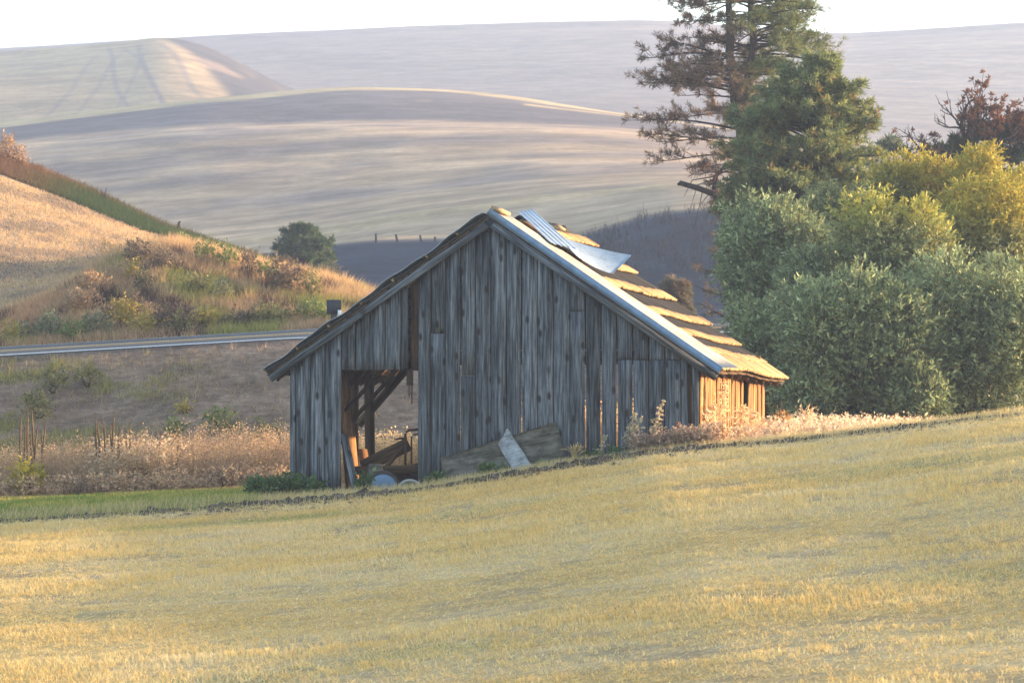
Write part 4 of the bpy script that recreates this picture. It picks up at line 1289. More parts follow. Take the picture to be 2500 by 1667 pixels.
bush("willow_bush", "willow", "pointed bright yellow crown in front of the dark conifers", 2385, 440, 60, 95, 92, (0.16, 0.16, 0.03), (0.32, 0.27, 0.045), 32, group=wg, seed=9, yellow=YL, yel_from=.4)
bush("willow_bush", "willow", "small yellow-topped bush below the pale conifer", 2185, 455, 60, 70, 93, (0.14, 0.145, 0.04), (0.27, 0.24, 0.06), 32, group=wg, seed=10, yellow=YL, yel_from=.45)
bush("willow_bush", "willow", "yellow crown cut by the right frame edge", 2490, 500, 70, 95, 90, (0.15, 0.15, 0.03), (0.31, 0.26, 0.045), 32, group=wg, seed=12, yellow=YL, yel_from=.35)

bush("willow_bush", "willow", "green willow filling the gap behind the two silvery ones", 1990, 740, 110, 130, 83, SG_LO, SG_HI, 36, group=wg, seed=14, nl=10)
bush("willow_bush", "willow", "green willow between the centre willow and the right edge", 2290, 760, 110, 130, 80, SG_LO, SG_HI, 36, group=wg, seed=15, nl=10)
bush("willow_bush", "willow", "lowest willow clump, dark at its foot, left of the broad one", 1985, 960, 75, 75, 75.5, SG_LO, SG_HI, 36, group=wg, seed=16, nl=10)
bush("willow_bush", "willow", "lowest willow clump at the field edge near the right frame edge", 2230, 960, 85, 75, 75.5, SG_LO, SG_HI, 36, group=wg, seed=17, nl=10)

def needle_tuft(pos, dirs, n, ln, wd, col, mb):
    m = len(pos)
    P = np.repeat(pos, n, axis=0)
    Dv = np.repeat(dirs, n, axis=0) * .7 + rng.normal(0, .62, (m * n, 3)) + np.array((0, 0, .12))
    c = np.repeat(np.broadcast_to(col, (m, 3)), n, axis=0)
    mb.leaves(P, Dv, rng.uniform(.6, 1.1, m * n) * ln, wd, jit(c, m * n, .18))

def pine(name, label, trunk_px, D, crown, colf, nb=70, tuft_n=16, ln=.24, wd=.022, seed=0, cat="pine", leaders=None, barkc=(0.075, 0.058, 0.05), droop=.12, twigs=9, r_base=.28, bl_r=.035):
    """trunk_px: photo points from base to top; crown(h,az)->branch length in metres or 0"""
    rg = np.random.default_rng(seed)
    pts = np.array([tuple(at(a, b, D)) for a, b in trunk_px])
    g0 = gz(pts[0][0], D); pts[0][2] = g0 - .1
    root = empty(name, (pts[0][0], D, g0)); tag(root, label, cat)
    org = np.array((pts[0][0], D, g0)); P = pts - org
    tt = np.linspace(0, 1, 30); seg = np.r_[0, np.cumsum(np.linalg.norm(np.diff(P, axis=0), axis=1))]; seg /= seg[-1]
    path = np.stack([np.interp(tt, seg, P[:, i]) for i in range(3)], 1)
    path[1:-1, :2] += rg.normal(0, .03, (28, 2))
    H = path[-1, 2]
    tb = MB(); tb.tube(path, np.linspace(r_base, .03, 30), 9, barkc)
    stems = [path]
    for ld in (leaders or []):
        q = np.array([tuple(at(a, b, D)) for a, b in ld]) - org
        sg = np.r_[0, np.cumsum(np.linalg.norm(np.diff(q, axis=0), axis=1))]; sg /= sg[-1]
        lp = np.stack([np.interp(np.linspace(0, 1, 16), sg, q[:, i]) for i in range(3)], 1)
        tb.tube(lp, np.linspace(r_base * .55, .03, 16), 7, barkc); stems.append(lp)
    nb_ = MB(); br = MB()
    TP = []; TD = []
    for k in range(nb):
        st = stems[0] if (len(stems) == 1 or rg.random() < .6) else stems[1 + int(rg.random() * (len(stems) - 1))]
        f = rg.random()
        i = f * (len(st) - 1); i0 = int(i); p = st[i0] + (st[min(i0 + 1, len(st) - 1)] - st[i0]) * (i - i0)
        az = rg.uniform(0, 2 * math.pi)
        Lb = crown(p[2] + g0, az, rg)
        if Lb <= 0.1: continue
        out = np.array((math.cos(az), math.sin(az), 0))
        t = np.linspace(0, 1, 8)[:, None]
        rise = rg.uniform(.05, .45)
        bp = p + out * Lb * t + np.array((0, 0, 1)) * Lb * (rise * t - droop * 2.2 * t ** 2 + .55 * droop * t ** 4) + np.cumsum(rg.normal(0, .035 * Lb / 3, (8, 3)), axis=0) * np.array((1, 1, .6))
        br.tube(bp, np.linspace(bl_r * (.5 + Lb / 4), .010, 8), 5, barkc)
        nt_ = max(4, int(twigs * Lb / 2))
        for j in range(nt_):
            s = rg.uniform(.28, 1.0) ** .8
            ii = s * 7; a0 = int(min(ii, 6)); q = bp[a0] + (bp[a0 + 1] - bp[a0]) * (ii - a0)
            side = np.cross(out, (0, 0, 1)) * rg.choice((-1, 1))
            td = out * rg.uniform(.3, 1) + side * rg.uniform(.1, 1) + np.array((0, 0, rg.uniform(-.15, .65)))
            td /= np.linalg.norm(td); tl = rg.uniform(.25, .75) * (.5 + .5 * Lb / 3)
            e = q + td * tl
            br.tube(np.array([q, q + td * tl * .5 + rg.normal(0, .03, 3), e]), [.012, .009, .005], 3, barkc, cap=False)
            for w in (.55, .8, 1.0):
                TP.append(q + td * tl * w + rg.normal(0, .03, 3)); TD.append(td)
    TP = np.array(TP); TD = np.array(TD)
    col, keep = colf(TP + org, rg)
    needle_tuft(TP[keep], TD[keep], tuft_n, ln, wd, col[keep], nb_)
    tb.build("trunk", M['bark'], root, smooth=True)
    br.build("branches", M['bark'], root)
    nb_.build("crown", M['needle'], root)
    return root

# tall half-scorched pine behind the barn
D1 = 112.0; s1 = D1 / FPX
def zpy(z, D): return 1000 - (z - CAMZ) * FPX / D
def crown1(z, az, rg):
    py = zpy(z, D1)
    left = math.cos(az) < 0
    ext = pl(py, [(-260, 20), (-140, 110), (0, 165), (130, 200), (270, 262), (360, 255), (430, 150), (520, 120), (600, 60), (640, 0)]) if left else \
        pl(py, [(-260, 20), (-140, 110), (0, 185), (130, 225), (240, 190), (420, 150), (600, 90), (680, 0)])
    return ext * s1 * rg.uniform(.55, 1.05)
def col_p1(P, rg):
    px = 1250 + P[:, 0] / P[:, 1] * FPX; py = 1000 - (P[:, 2] - CAMZ) / P[:, 1] * FPX
    g = sstep(-20, 60, (px - 1790) - (py - 120) * .25 + rg.normal(0, 22, len(P)))
    brown = np.where((rg.random(len(P)) < .45)[:, None], np.array((0.23, 0.14, 0.085)), np.array((0.115, 0.09, 0.068)))
    brown = np.where(((py > 400) & (rg.random(len(P)) < .7))[:, None], np.array((0.20, 0.105, 0.065)), brown)
    green = mixc((0.10, 0.135, 0.05), (0.19, 0.21, 0.09), rg.random(len(P)))
    keep = rg.random(len(P)) < np.where(py > 330, .62, .86)
    return mixc(brown, green, g), keep
pine("scorched_pine", "tall pine with brown scorched left side and thin crown", [(1822, 760), (1822, 390), (1801, 277), (1788, 152), (1783, 74), (1779, 0), (1772, -220)], D1, crown1, col_p1,
     nb=240, tuft_n=15, ln=.27, wd=.024, seed=3, leaders=[[(1818, 300), (1826, 210), (1842, 108), (1830, 0), (1834, -150)]], r_base=.40, twigs=11)
# broken dead limb of that pine
pr = [o for o in bpy.data.objects if o.name == "scorched_pine"][0]
mb = MB(); po = np.array(tuple(pr.location))
def lp(l, D): return np.array([tuple(at(a, b, D)) for a, b in l]) - po
mb.tube(lp([(1815, 400), (1770, 405), (1748, 430), (1740, 475)], D1 - .3), [.10, .10, .08, .07], 7, (0.05, 0.042, 0.04))
mb.tube(lp([(1745, 475), (1705, 460), (1660, 447), (1655, 452)], D1 - .3), [.11, .10, .09, .05], 7, (0.05, 0.042, 0.04))
mb.tube(lp([(1740, 470), (1760, 500), (1800, 540), (1820, 560)], D1 - .2), [.10, .11, .10, .1], 7, (0.05, 0.042, 0.04))
for a in range(9):
    x0 = 1670 + a * 13
    mb.tube(lp([(1750, 430 + a * 6), (x0 + 20, 440 + a * 12 % 50), (x0, 480 + (a * 37) % 90)], D1 - .2 + .1 * (a % 3)), [.025, .018, .007], 4, (0.07, 0.055, 0.05))
mb.build("broken_limb", M['bark'], pr, smooth=True)

D2 = 99.0; s2 = D2 / FPX
def crown2(z, az, rg):
    py = zpy(z, D2)
    ext = pl(py, [(150, 12), (220, 85), (330, 145), (430, 180), (560, 180), (700, 160), (800, 110), (900, 0)])
    ext *= 1.0 if math.cos(az) > 0 else 1.12
    return ext * s2 * rg.uniform(.6, 1.05)
def col_p2(P, rg):
    g = mixc((0.095, 0.14, 0.055), (0.25, 0.27, 0.10), rg.random(len(P)))
    y = (rg.random(len(P)) < .08)[:, None]
    return np.where(y, np.array((0.24, 0.17, 0.06)), g), rg.random(len(P)) < .96
pine("green_pine", "dense green pine in front of the scorched pine", [(1935, 860), (1940, 600), (1965, 400), (1990, 250), (2002, 150)], D2, crown2, col_p2, nb=330, tuft_n=18, ln=.27, wd=.034, seed=5, r_base=.24, droop=.02, twigs=13)
# small half-burnt pine low behind the roof
D3 = 104.0; s3 = D3 / FPX
def crown3(z, az, rg):
    return pl(zpy(z, D3), [(500, 15), (600, 55), (700, 85), (800, 75), (880, 20)]) * s3 * rg.uniform(.5, 1.1)
def col_p3(P, rg):
    k = (rg.random(len(P)) < .5)[:, None]
    return np.where(k, np.array((0.20, 0.115, 0.075)), np.array((0.075, 0.095, 0.04))), rg.random(len(P)) < .5
pine("bare_pine", "thin half bare pine with twisted limbs behind the roof edge", [(1800, 880), (1795, 760), (1780, 640), (1800, 500)], D3, crown3, col_p3, nb=46, tuft_n=12, ln=.22, wd=.022, seed=8, r_base=.16, droop=-.06)
def simple_conifer(name, label, px, ytop, ybase, half, D, c0, c1, seed, nb=80, keep=1.0):
    s = D / FPX
    def cr(z, az, rg):
        return pl(zpy(z, D), [(ytop, half * .12), (ytop + (ybase - ytop) * .35, half * .65), (ytop + (ybase - ytop) * .75, half), (ybase, half * .8), (ybase + 160, half * .6), (ybase + 400, half * .2)]) * s * rg.uniform(.65, 1.1)
    def cf(P, rg): return mixc(c0, c1, rg.random(len(P))), rg.random(len(P)) < keep
    return pine(name, label, [(px, ybase + 150), (px, (ytop + ybase) / 2), (px, ytop)], D, cr, cf, nb=nb, tuft_n=15, ln=.28, wd=.04, seed=seed, r_base=.15, droop=.0, cat="conifer", twigs=11)
simple_conifer("round_conifer", "lone round dark green conifer beyond the left hill ridge", 742, 555, 660, 74, 163, (0.04, 0.072, 0.034), (0.085, 0.12, 0.05), 21, 210)
simple_conifer("dark_conifer", "large dark conifer at the upper right frame edge", 2465, 300, 470, 95, 118, (0.028, 0.055, 0.032), (0.055, 0.088, 0.045), 22, 150)
simple_conifer("dark_conifer", "small dark conifer between the yellow crowns", 2355, 325, 420, 42, 117, (0.03, 0.055, 0.032), (0.06, 0.09, 0.045), 23, 70)
simple_conifer("pale_conifer", "pale green conifer right of the green pine", 2170, 335, 440, 45, 121, (0.10, 0.135, 0.08), (0.16, 0.19, 0.12), 24, 70)
simple_conifer("dark_conifer", "short dark conifer left of the dead rust tree", 2290, 355, 450, 36, 119, (0.03, 0.055, 0.032), (0.06, 0.09, 0.045), 26, 60)
simple_conifer("rusty_conifer", "small rusty conifer just above the barn's right roof edge", 1648, 680, 800, 34, 128, (0.19, 0.12, 0.08), (0.12, 0.13, 0.075), 25, 60, .8)

def dead_tree(name, label, px, ybase, D, fans, h, seed, leafc, leaf_keep, cat="dead tree"):
    rg = np.random.default_rng(seed)
    c = at(px, ybase, D); g0 = gz(c.x, D); root = empty(name, (c.x, D, g0)); tag(root, label, cat)
    b0 = c.z - g0
    wood = MB(); lf = MB(); tips = []
    col = (0.05, 0.042, 0.045)
    def grow(p, d, ln, r, lev):
        n = 5; pts = [p]
        for k in range(n):
            d = d + rg.normal(0, .16, 3) + np.array((0, 0, .07)); d /= np.linalg.norm(d)
            pts.append(pts[-1] + d * ln / n)
        wood.tube(np.array(pts), np.linspace(r, r * .5, n + 1), 5 if lev < 2 else 3, col, cap=False)
        if lev >= 3: tips.append((pts[-1], d)); tips.append((pts[-3], d)); return
        for k in range(3 if lev else 4):
            q = pts[2 + (k + int(rg.random() * 2)) % (n - 1)]
            nd = d + rg.normal(0, .55, 3) + np.array((0, 0, .15)); nd /= np.linalg.norm(nd)
            grow(q, nd, ln * rg.uniform(.5, .75), r * .55, lev + 1)
    wood.tube(np.array([(0, 0, -.1), (0.05, 0, b0 * .5), (0, 0, b0)]), [.22, .18, .15], 7, col)
    for (fx, ln) in fans:
        d = np.array((fx, rg.uniform(-.4, .4), 1.0)); d /= np.linalg.norm(d)
        grow(np.array((0, 0, b0 - .05)), d, ln * h, .075, 0)
    P = np.array([t[0] for t in tips]); Dv = np.array([t[1] for t in tips])
    k = leaf_keep(P, rg)
    P, Dv = P[k], Dv[k]
    needle_tuft(P, Dv, 14, .22, .05, mixc(leafc, np.array(leafc) * .6, rg.random(len(P))), lf)
    wood.build("trunk", M['bark'], root); 
    if len(P): lf.build("crown", M['leaf'], root)
    return root
dead_tree("dead_tree", "dead tree with bare dark twigs and rust brown leaves on its right side", 2375, 395, 116, [(-.55, .75), (-.3, .9), (-.1, 1.0), (.15, 1.0), (.4, .95), (.7, .8), (.9, .75)], 1.5, 31, (0.21, 0.09, 0.05),
          lambda P, rg: (P[:, 0] > rg.normal(.1, .5, len(P))))
dead_tree("dead_tree", "bare leafless dead tree beside the pale conifer", 2268, 430, 117, [(-.5, .8), (-.15, .9), (.1, 1.0), (.35, .75)], 1.05, 32, (0.22, 0.11, 0.07), lambda P, rg: rg.random(len(P)) < .12)
dead_tree("dead_tree", "small bare dead sapling touching the pale conifer", 2222, 430, 117, [(-.4, .7), (.1, .9)], .75, 33, (0.2, .1, .06), lambda P, rg: rg.random(len(P)) < .05)
dead_tree("dead_tree", "rust leaved dead crown cut by the right frame edge", 2510, 380, 117, [(-.5, .7), (-.1, .9), (.3, .9)], .95, 34, (0.22, 0.10, 0.055), lambda P, rg: rg.random(len(P)) < .8)

# bare thicket on the dark gully slope (reads as one mass)
def thicket():
    mb = MB()
    for k in range(260):
        px = rng.uniform(1380, 1900); D = rng.uniform(185, 206)
        x = (px - 1250) / FPX * D
        t = (D - 164) / (206 - 164)
        topz = CAMZ + (1000 - pl(px, [(1380, 590), (1480, 560), (1560, 525), (1700, 508), (2000, 500)])) / FPX * 206
        z = (CAMZ + (1000 - 835) / FPX * 164) * (1 - t) + topz * t - .3
        for j in range(4):
            h = rng.uniform(.3, .9)
            d = np.array((rng.normal(0, .22), rng.normal(0, .2), 1)) * h
            p = np.array((x + rng.normal(0, .3), D, z))
            pts = np.stack([p, p + d * .5 + rng.normal(0, .06, 3), p + d])
            mb.tube(pts, [.03, .02, .008], 3, (0.05, 0.052, 0.065), cap=False)
            m = 6
            pos = p + d * rng.uniform(.4, 1, (m, 1)); mb.blades(pos, rng.normal(0, .22, (m, 3)) + (0, 0, .25), .03, jit((0.06, 0.06, 0.075), m))
    o = mb.build("thicket", M['bark']); tag(o, "bare grey thicket on the dark gully slope", "thicket", kind="stuff")
thicket()

# shrubs that can be told apart on the cut bank and embankment
KIND = {
    'yellow': ((0.26, 0.22, 0.035), (0.50, 0.38, 0.07)), 'green': ((0.09, 0.16, 0.03), (0.18, 0.27, 0.06)), 'olive': ((0.13, 0.14, 0.045), (0.27, 0.26, 0.085)),
    'brown': ((0.085, 0.065, 0.05), (0.17, 0.125, 0.095)), 'rust': ((0.34, 0.20, 0.11), (0.52, 0.33, 0.19)), 'sage': ((0.14, 0.17, 0.10), (0.25, 0.28, 0.16)),
    'dark': ((0.035, 0.055, 0.03), (0.07, 0.10, 0.05)), 'blond': ((0.45, 0.31, 0.16), (0.66, 0.47, 0.25))}
def shrub(px, py, w, h, D, kind, label, name=None, leaf=(.085, .04), dens=42):
    """px, py: middle of the foot in the photo; w,h in photo pixels"""
    s = D / FPX
    x = (px - 1250) / FPX * D; g0 = gz(x, D)
    nm = name or {'yellow': 'yellow_shrub', 'green': 'green_shrub', 'olive': 'olive_shrub', 'brown': 'brown_shrub', 'rust': 'rusty_shrub', 'sage': 'grey_green_shrub', 'dark': 'dark_shrub', 'blond': 'blond_grass_clump'}[kind]
    root = empty(nm, (x, D, g0)); tag(root, label, "shrub", "shrubs by the road")
    rx, rz = w * s / 2, h * s / 2
    lo, hi = (np.array(c) * .72 + np.array(m) * .28 for c, m in zip(KIND[kind], ((0.20, 0.145, 0.09), (0.40, 0.29, 0.17))))
    lobes = [((0, 0, rz), (rx * .8, rx * .7, rz))]
    rr = random.Random(int(px * 7 + py))
    for k in range(4):
        a = rr.uniform(0, 6.28); lobes.append(((math.cos(a) * rx * .55, math.sin(a) * rx * .5, rz * rr.uniform(.5, 1.4)), (rx * .45, rx * .4, rz * .5)))
    mb = MB(); crown_shoots(mb, lobes, dens, leaf, lambda p, r, q: mixc(lo, hi, q), per=7, slen=(.12, .3), up=.9, shell=.7)
    mb.build("crown", M['leaf'], root)
    mb = MB()
    for (q, r) in lobes: limbs(mb, (0, 0, -.03), [q], .018, (0.09, 0.065, 0.05), 4)
    mb.build("trunk", M['bark'], root)
    return root
def bank_D(px, py):
    """depth at which the bank's surface is seen at that pixel"""
    D = np.concatenate([np.arange(72, 84, .25), np.arange(94, 136, .25)])
    e = np.abs(1000 - (ground_z((px - 1250) / FPX * D, D) - CAMZ) * FPX / D - py)
    return float(D[np.argmin(e)])
for (px, py, w, h, kind, label) in [
    (60, 840, 60, 50, 'sage', "grey green shrub above the road at the left frame edge"),
    (22, 845, 45, 70, 'yellow', "yellow shrub above the road in the left frame corner"),
    (120, 836, 70, 70, 'sage', "second grey green shrub from the left above the road"),
    (175, 838, 60, 55, 'green', "leafy green shrub above the road, left of the yellow row"),
    (235, 830, 70, 60, 'sage', "broad grey green shrub between green and yellow shrubs above the road"),
    (300, 815, 60, 90, 'yellow', "tall yellow shrub in the row above the road"),
    (345, 822, 55, 75, 'yellow', "bushy yellow shrub next to the tallest yellow one"),
    (275, 800, 60, 50, 'brown', "dark brown shrub behind the leftmost yellow shrub of the row"),
    (330, 785, 50, 60, 'brown', "dark brown shrub above the yellow shrubs"),
    (395, 808, 60, 65, 'brown', "brown shrub right of the yellow row"),
    (448, 815, 75, 70, 'brown', "large brown shrub with a pale plant before it"),
    (445, 822, 40, 55, 'olive', "pale olive plant standing before the large brown shrub"),
    (505, 812, 65, 55, 'yellow', "low yellow-green shrub between two brown ones above the road"),
    (580, 805, 85, 45, 'brown', "flat dark brown shrub at the road edge nearest the barn"),
    (660, 800, 120, 55, 'olive', "wide olive shrub patch beside the road near the barn roof"),
    (765, 795, 90, 55, 'green', "fresh green shrub patch below the dark road marker"),
    (350, 715, 22, 55, 'dark', "tiny dark green fir sapling on the cut bank"),
    (445, 600, 30, 28, 'green', "small bright green tuft at the top of the cut bank"),
    (498, 645, 50, 48, 'green', "leftmost of the two bright green shrubs on the bank crest"),
    (550, 660, 50, 55, 'green', "larger bright green shrub right of its twin on the bank crest"),
    (608, 680, 45, 70, 'brown', "dark brown shrub right of the bright green pair"),
    (655, 685, 55, 45, 'green', "soft green shrub on the bank crest near the round conifer"),
    (700, 720, 95, 90, 'brown', "wide purplish brown bush below the round conifer"),
    (762, 735, 45, 75, 'olive', "pale green flowering shrub above the dark road marker"),
    (340, 650, 75, 60, 'brown', "dark scrub clump at the crest of the cut bank"),
    (395, 665, 60, 55, 'brown', "second dark scrub clump at the crest of the cut bank"),
    (230, 725, 80, 60, 'rust', "rusty orange shrub left of the tiny fir"),
    (205, 770, 95, 60, 'rust', "large rusty orange shrub on the left of the cut bank"),
    (260, 640, 45, 55, 'blond', "tall blond grass clump on the lip of the cut bank"),
    (330, 690, 40, 45, 'yellow', "yellowish shrub beside the tiny fir"),
    (540, 730, 45, 45, 'sage', "soft grey green shrub in the middle of the cut bank"),
    (480, 720, 50, 45, 'olive', "olive shrub in the middle of the cut bank"),
    (800, 640, 70, 60, 'dark', "low dark shrub at the right foot of the round conifer"),
    (15, 385, 45, 70, 'rust', "reddish shrub on the hill ridge at the left frame edge"),
    (45, 385, 28, 50, 'rust', "smaller reddish shrub on the hill ridge"),
    (530, 1050, 60, 48, 'green', "bright green shrub on the embankment above the dry weeds"),
    (560, 1068, 60, 48, 'olive', "olive shrub beside the bright green one on the embankment"),
    (425, 1065, 36, 34, 'green', "small green shrub on the embankment left of the bright one"),
    (650, 1090, 75, 60, 'olive', "olive shrub just left of the barn wall"),
    (130, 960, 70, 60, 'olive', "olive shrub patch high on the embankment at left"),
    (215, 940, 60, 55, 'olive', "second olive patch on the embankment, right of the first"),
    (95, 1020, 80, 60, 'olive', "olive patch low on the embankment at left"),
    (450, 1010, 16, 14, 'yellow', "tiny orange tuft on the bare embankment"),
    ]:
    if px == 15 or px == 45: D = 138.5
    elif px == 800: D = 140.0
    else: D = bank_D(px, py)
    shrub(px, py, w, h, D, kind, label)

# brown tumbleweed and yellow leafy plant in the left weeds
bush("tumbleweed", "tumbleweed", "round brown tumbleweed lying before the left weeds", 185, 1190, 36, 28, 65.6, (0.13, 0.085, 0.06), (0.25, 0.16, 0.11), 90, (.06, .012), seed=41, nl=4, per=6, slen=(.08, .2))
bush("tumbleweed", "tumbleweed", "flattened brown tumbleweed near the barn's left wall", 545, 1170, 48, 26, 66.0, (0.13, 0.085, 0.065), (0.24, 0.16, 0.12), 90, (.06, .012), seed=42, nl=4, per=6, slen=(.08, .2))
bush("leafy_weed", "plant", "yellow leafed weed at the foot of the dark stalks by the left edge", 70, 1175, 34, 48, 66.2, (0.28, 0.25, 0.03), (0.55, 0.42, 0.06), 60, (.09, .05), seed=43, nl=5, per=6, slen=(.1, .25))
# mullein stalks
def stalk_mesh(h, seed):
    rg = np.random.default_rng(seed); mb = MB()
    t = np.linspace(0, 1, 9)[:, None]
    pts = t * np.array((rg.normal(0, .06), rg.normal(0, .05), 1)) * h
    pts[:, :2] += rg.normal(0, .006, (9, 2))
    mb.tube(pts, np.r_[.011, .011, .012, .014, .02, .023, .022, .018, .006], 6, (0.20, 0.135, 0.085))
    n = 60; a = rg.uniform(.45, 1, n); p = np.stack([np.interp(a, t[:, 0], pts[:, i]) for i in range(3)], 1)
    mb.leaves(p, rg.normal(size=(n, 3)), .035, .02, jit((0.19, 0.12, 0.075), n))
    return mb
for gi, (lab, pxs) in enumerate((("dark dried mullein stalk in the cluster at the left frame edge", [(50, 1.75), (58, 1.5), (66, 1.9), (74, 1.55), (82, 1.35), (90, 1.95), (97, 1.6), (103, 1.4)]),
                                 ("dark dried mullein stalk in the middle cluster of weeds", [(232, 1.5), (240, 1.75), (248, 1.55), (256, 1.45), (264, 1.6), (271, 1.75), (279, 1.5), (287, 1.45), (295, 1.3)]),
                                 ("dark dried mullein stalk in the sparse right group of weeds", [(318, 1.25), (326, 1.5), (345, 1.45), (384, 1.2), (430, 1.1)]))):
    for k, (px, h) in enumerate(pxs):
        D = 67.4 + R.uniform(-.5, .5); xx = (px - 1250) / FPX * D
        o = stalk_mesh(h, gi * 50 + k).build("mullein_stalk", M['bark'], None, smooth=True)
        o.location = (xx, D, gz(xx, D) - .03)
        if gi == 2 and k == 2: o.rotation_euler = (0, .5, 0)
        tag(o, lab.replace("dark dried", ("first", "second", "third", "fourth", "fifth", "sixth", "seventh", "eighth", "ninth")[k] + " dark dried").replace(" stalk in", " stalk from the left in"), "weed stalk", "mullein stalks in the weed band")

# plants against the barn front and side
def plume(px, D, h, label, col, puff, lean=(0.1, 0), seed=0, name="plume_weed", dens=90, wid=.16):
    rg = np.random.default_rng(seed); x = (px - 1250) / FPX * D; g0 = gz(x, D)
    root = empty(name, (x, D, g0 - .02)); tag(root, label, "weed", "single weeds by the barn")
    mb = MB(); t = np.linspace(0, 1, 7)[:, None]
    pts = np.concatenate([lean[0] * h * t ** 1.5, lean[1] * h * t ** 1.5, h * t], 1)
    mb.tube(pts, np.linspace(.009, .004, 7), 5, col); mb.build("stem", M['bark'], root)
    mb = MB(); n = dens
    a = rg.uniform(.35, 1, n); p = np.stack([np.interp(a, t[:, 0], pts[:, i]) for i in range(3)], 1)
    off = rg.normal(0, 1, (n, 3)) * (wid * (1.15 - a))[:, None] * np.array((1, 1, .5))
    for k in range(5):
        q = p + off * rg.uniform(.3, 1.1, (n, 1))
        mb.leaves(q, off + np.array((0, 0, .1)) + rg.normal(0, .05, (n, 3)), .05, .028, jit(puff, n, .18))
    tag(mb.build("seed_head", M['straw'], root), kind="stuff")
pk = (0.78, 0.58, 0.38)
plume(1762, 59.6, 1.22, "tallest sunlit feathery weed before the barn's right wall", (0.45, 0.3, 0.18), pk, (.06, 0), 1, dens=120, wid=.2)
plume(1738, 59.3, .82, "shorter feathery weed left of the tallest one", (0.45, 0.3, 0.18), pk, (.04, 0), 2)
plume(1800, 60.2, .78, "spreading feathery weed right of the tallest one", (0.45, 0.3, 0.18), pk, (.15, 0), 3, dens=130, wid=.25)
plume(1835, 61.5, .62, "low feathery weed at the far end of the right wall", (0.45, 0.3, 0.18), pk, (.1, 0), 4, dens=110, wid=.25)
plume(1725, 58.9, .70, "slim feathery weed at the barn's right corner", (0.45, 0.3, 0.18), pk, (.02, 0), 5, dens=60)
plume(1522, 58.6, .80, "tall leaning grass plume before the barn front", (0.40, 0.33, 0.2), (0.46, 0.42, 0.31), (.28, 0), 6, dens=60, wid=.1)
plume(1538, 58.6, .72, "shorter grass plume beside the tall leaning one", (0.40, 0.33, 0.2), (0.46, 0.42, 0.31), (.30, 0), 7, dens=50, wid=.1)
plume(1590, 58.5, .95, "upright grass plume close to the barn's right corner", (0.40, 0.33, 0.2), (0.48, 0.40, 0.27), (.22, 0), 8, dens=70, wid=.09)
plume(1470, 58.6, .45, "small pale weed between the grass plumes and panel", (0.38, 0.33, 0.2), (0.5, 0.46, 0.34), (.1, 0), 9, dens=30, wid=.12)
plume(1665, 58.6, .50, "thin red-brown weed before the last front boards", (0.28, 0.18, 0.12), (0.34, 0.22, 0.15), (-.15, 0), 10, dens=30, wid=.1)
def grass_clump(px, D, h, label, seed):
    rg = np.random.default_rng(seed); x = (px - 1250) / FPX * D; g0 = gz(x, D); mb = MB(); n = 26
    for k in range(n):
        d = rg.normal(0, .16); t = np.linspace(0, 1, 6)[:, None]
        hh = h * rg.uniform(.6, 1.1)
        pts = np.concatenate([d * t ** 2 * h * 2.2 + rg.normal(0, .02), rg.normal(0, .12) * t ** 2, hh * (t - .22 * abs(d) * 6 * t ** 4)], 1)
        mb.tube(pts, [.004, .004, .004, .009, .013, .004], 4, (0.52, 0.41, 0.22), cap=False)
    o = mb.build("grass_clump", M['straw']); o.location = (x, D, g0 - .02); tag(o, label, "grass clump")
grass_clump(1402, 58.2, .42, "arching seed-headed grass clump at the right end of the panel", 61)
bd = (0.045, 0.085, 0.03); bh = (0.10, 0.16, 0.06)
for (px, py, w, h, D, lab) in [
    (640, 1205, 42, 26, 59.6, "dark green weeds at the barn's left corner"),
    (730, 1205, 75, 24, 59.9, "dark green weeds along the barn's left front boards"),
    (893, 1195, 14, 22, 59.6, "green weed growing in front of the doorway block"),
    (1065, 1180, 22, 11, 59.3, "green leaves right of the white wheel rim"),
    (1190, 1160, 17, 13, 58.6, "left green clump before the plywood panel"),
    (1222, 1160, 12, 11, 58.6, "right green clump before the plywood panel"),
    (1345, 1150, 36, 9, 58.7, "low green leaves between the pale plank and grass clump"),
    (1450, 1128, 36, 11, 58.7, "green weeds below the small pale weed"),
    (1510, 1120, 18, 10, 58.6, "green weed at the foot of the tall leaning plume")]:
    bush("green_weed", "weed", lab, px, py - h * .5, w, h, D, bd, bh, 120, (.07, .045), seed=int(px), nl=5, per=6, slen=(.06, .16), group="green weeds by the barn")
bush("orange_weed", "weed", "orange tuft beyond the right wall weeds", 1912, 1040, 22, 34, 63, (0.38, 0.20, 0.06), (0.6, 0.34, 0.12), 120, (.08, .015), seed=71, nl=4, per=6, slen=(.1, .25))
bush("dry_tuft", "weed", "pale pink dry tuft at the foot of the willows", 2215, 1045, 36, 20, 60.5, (0.5, 0.34, 0.2), (0.72, 0.5, 0.32), 120, (.06, .012), seed=72, nl=4, per=6, slen=(.08, .2))
bush("dry_tuft", "weed", "blond dry tuft between orange tuft and willows", 1965, 1040, 30, 38, 63.5, (0.52, 0.36, 0.2), (0.74, 0.54, 0.34), 120, (.08, .014), seed=73, nl=4, per=6, slen=(.1, .25))

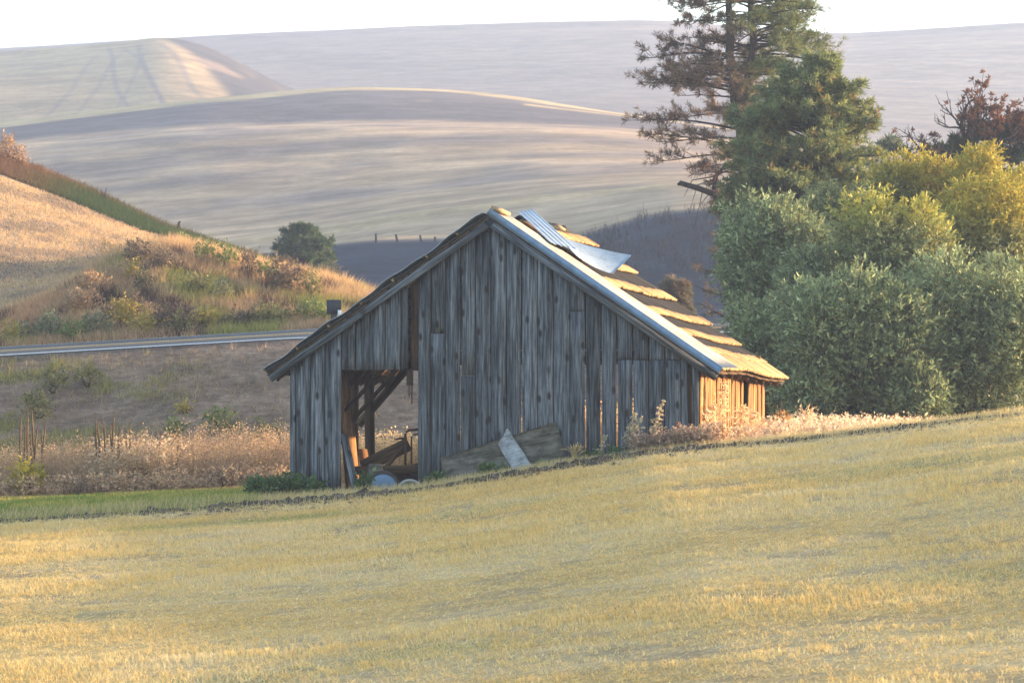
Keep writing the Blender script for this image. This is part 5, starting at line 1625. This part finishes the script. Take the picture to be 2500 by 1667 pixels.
# ------------------------------------------------------------------ road marker, posts, saplings
xm = at(815, 780, 95.2); g0 = gz(xm.x, 95.2)
rm = empty("road_marker", (xm.x, 95.2, g0)); tag(rm, "dark back of a small road marker beside the road", "road sign")
mb = MB(); zt = at(815, 732, 95.2).z - g0
mb.box((-.215, -.012, zt - .42), (.215, .012, zt), (0.035, 0.038, 0.045)); mb.build("sign_board", M['paint'], rm)
mb = MB(); mb.box((-.09, .013, -.2), (.09, .07, zt - .05), (0.05, 0.045, 0.042)); mb.build("post", M['paint'], rm)
xm = at(829, 780, 94.6); g0 = gz(xm.x, 94.6)
dm = empty("delineator", (xm.x, 94.6, g0)); tag(dm, "short white and green roadside delineator beside the dark marker", "road marker")
zt = at(829, 757, 94.6).z - g0
mb = MB(); mb.box((-.05, -.012, -.1), (.05, .012, zt - .2), (0.05, 0.25, 0.18)); mb.build("post", M['paint'], dm)
mb = MB(); mb.box((-.052, -.014, zt - .2), (.052, .014, zt), (0.72, 0.74, 0.74)); mb.build("reflector_panel", M['paint'], dm)
for k, (px, py0, py1, ln, lab) in enumerate([
    (918, 592, 570, 0, "leftmost upright fence post on the dark gully rim"), (973, 592, 572, -.25, "second fence post on the gully rim, leaning left"),
    (1030, 590, 574, -.2, "third fence post on the gully rim"), (1062, 590, 578, 0, "short fence post nearest the barn roof on the gully rim")]):
    a = at(px, py0, 206.5); b = at(px, py1, 206.5)
    mb = MB(); h = b.z - a.z + 1.0
    mb.tube([(0, 0, 0), (ln * h * .5, 0, h * .5), (ln * h, 0, h)], [.09, .085, .07], 7, (0.04, 0.038, 0.04))
    o = mb.build("fence_post", M['bark']); o.location = (a.x - ln * .8, 206.5, a.z - 1.0); tag(o, lab, "fence post", "fence posts on the gully rim")
xx = (435 - 1250) / FPX * 138.5; mb = MB(); mb.tube([(0, 0, -.2), (0, 0, .25), (.02, 0, .5)], [.06, .06, .05], 6, (0.06, 0.04, 0.035)); mb.tube([(0, 0, .42), (.06, 0, .52), (.09, 0, .5)], [.04, .04, .02], 5, (0.06, 0.04, 0.035))
o = mb.build("snag", M['bark']); o.location = (xx, 138.5, gz(xx, 138.5)); tag(o, "short broken dead snag standing on the left hill ridge", "snag")
xx = (252 - 1250) / FPX * 138.5; mb = MB()
for d in ((-.13, .55), (.02, .3), (.12, .6), (.2, .35), (-.2, .3)):
    mb.tube([(0, 0, -.2), (d[0] * .3, 0, d[1] * .4), (d[0], 0, d[1])], [.035, .028, .012], 5, (0.06, 0.045, 0.04))
o = mb.build("bare_sapling", M['bark']); o.location = (xx, 138.5, gz(xx, 138.5)); tag(o, "bare forked sapling on the left hill ridge", "sapling")

# ------------------------------------------------------------------ haze
hm = bpy.data.materials.new("haze"); hm.use_nodes = True
hn = hm.node_tree; hn.nodes.clear()
ho = hn.nodes.new("ShaderNodeOutputMaterial"); pv = hn.nodes.new("ShaderNodeVolumePrincipled")
pv.inputs["Color"].default_value = (0.55, 0.69, 1.0, 1)
pv.inputs["Density"].default_value = 0.00042
pv.inputs["Anisotropy"].default_value = 0.2
hn.links.new(pv.outputs[0], ho.inputs["Volume"])
mb = MB(); mb.box((-1500, -200, -7.2), (1500, 1400, 136.0))
haze = mb.build("haze", hm)
tag(haze, kind="stuff")
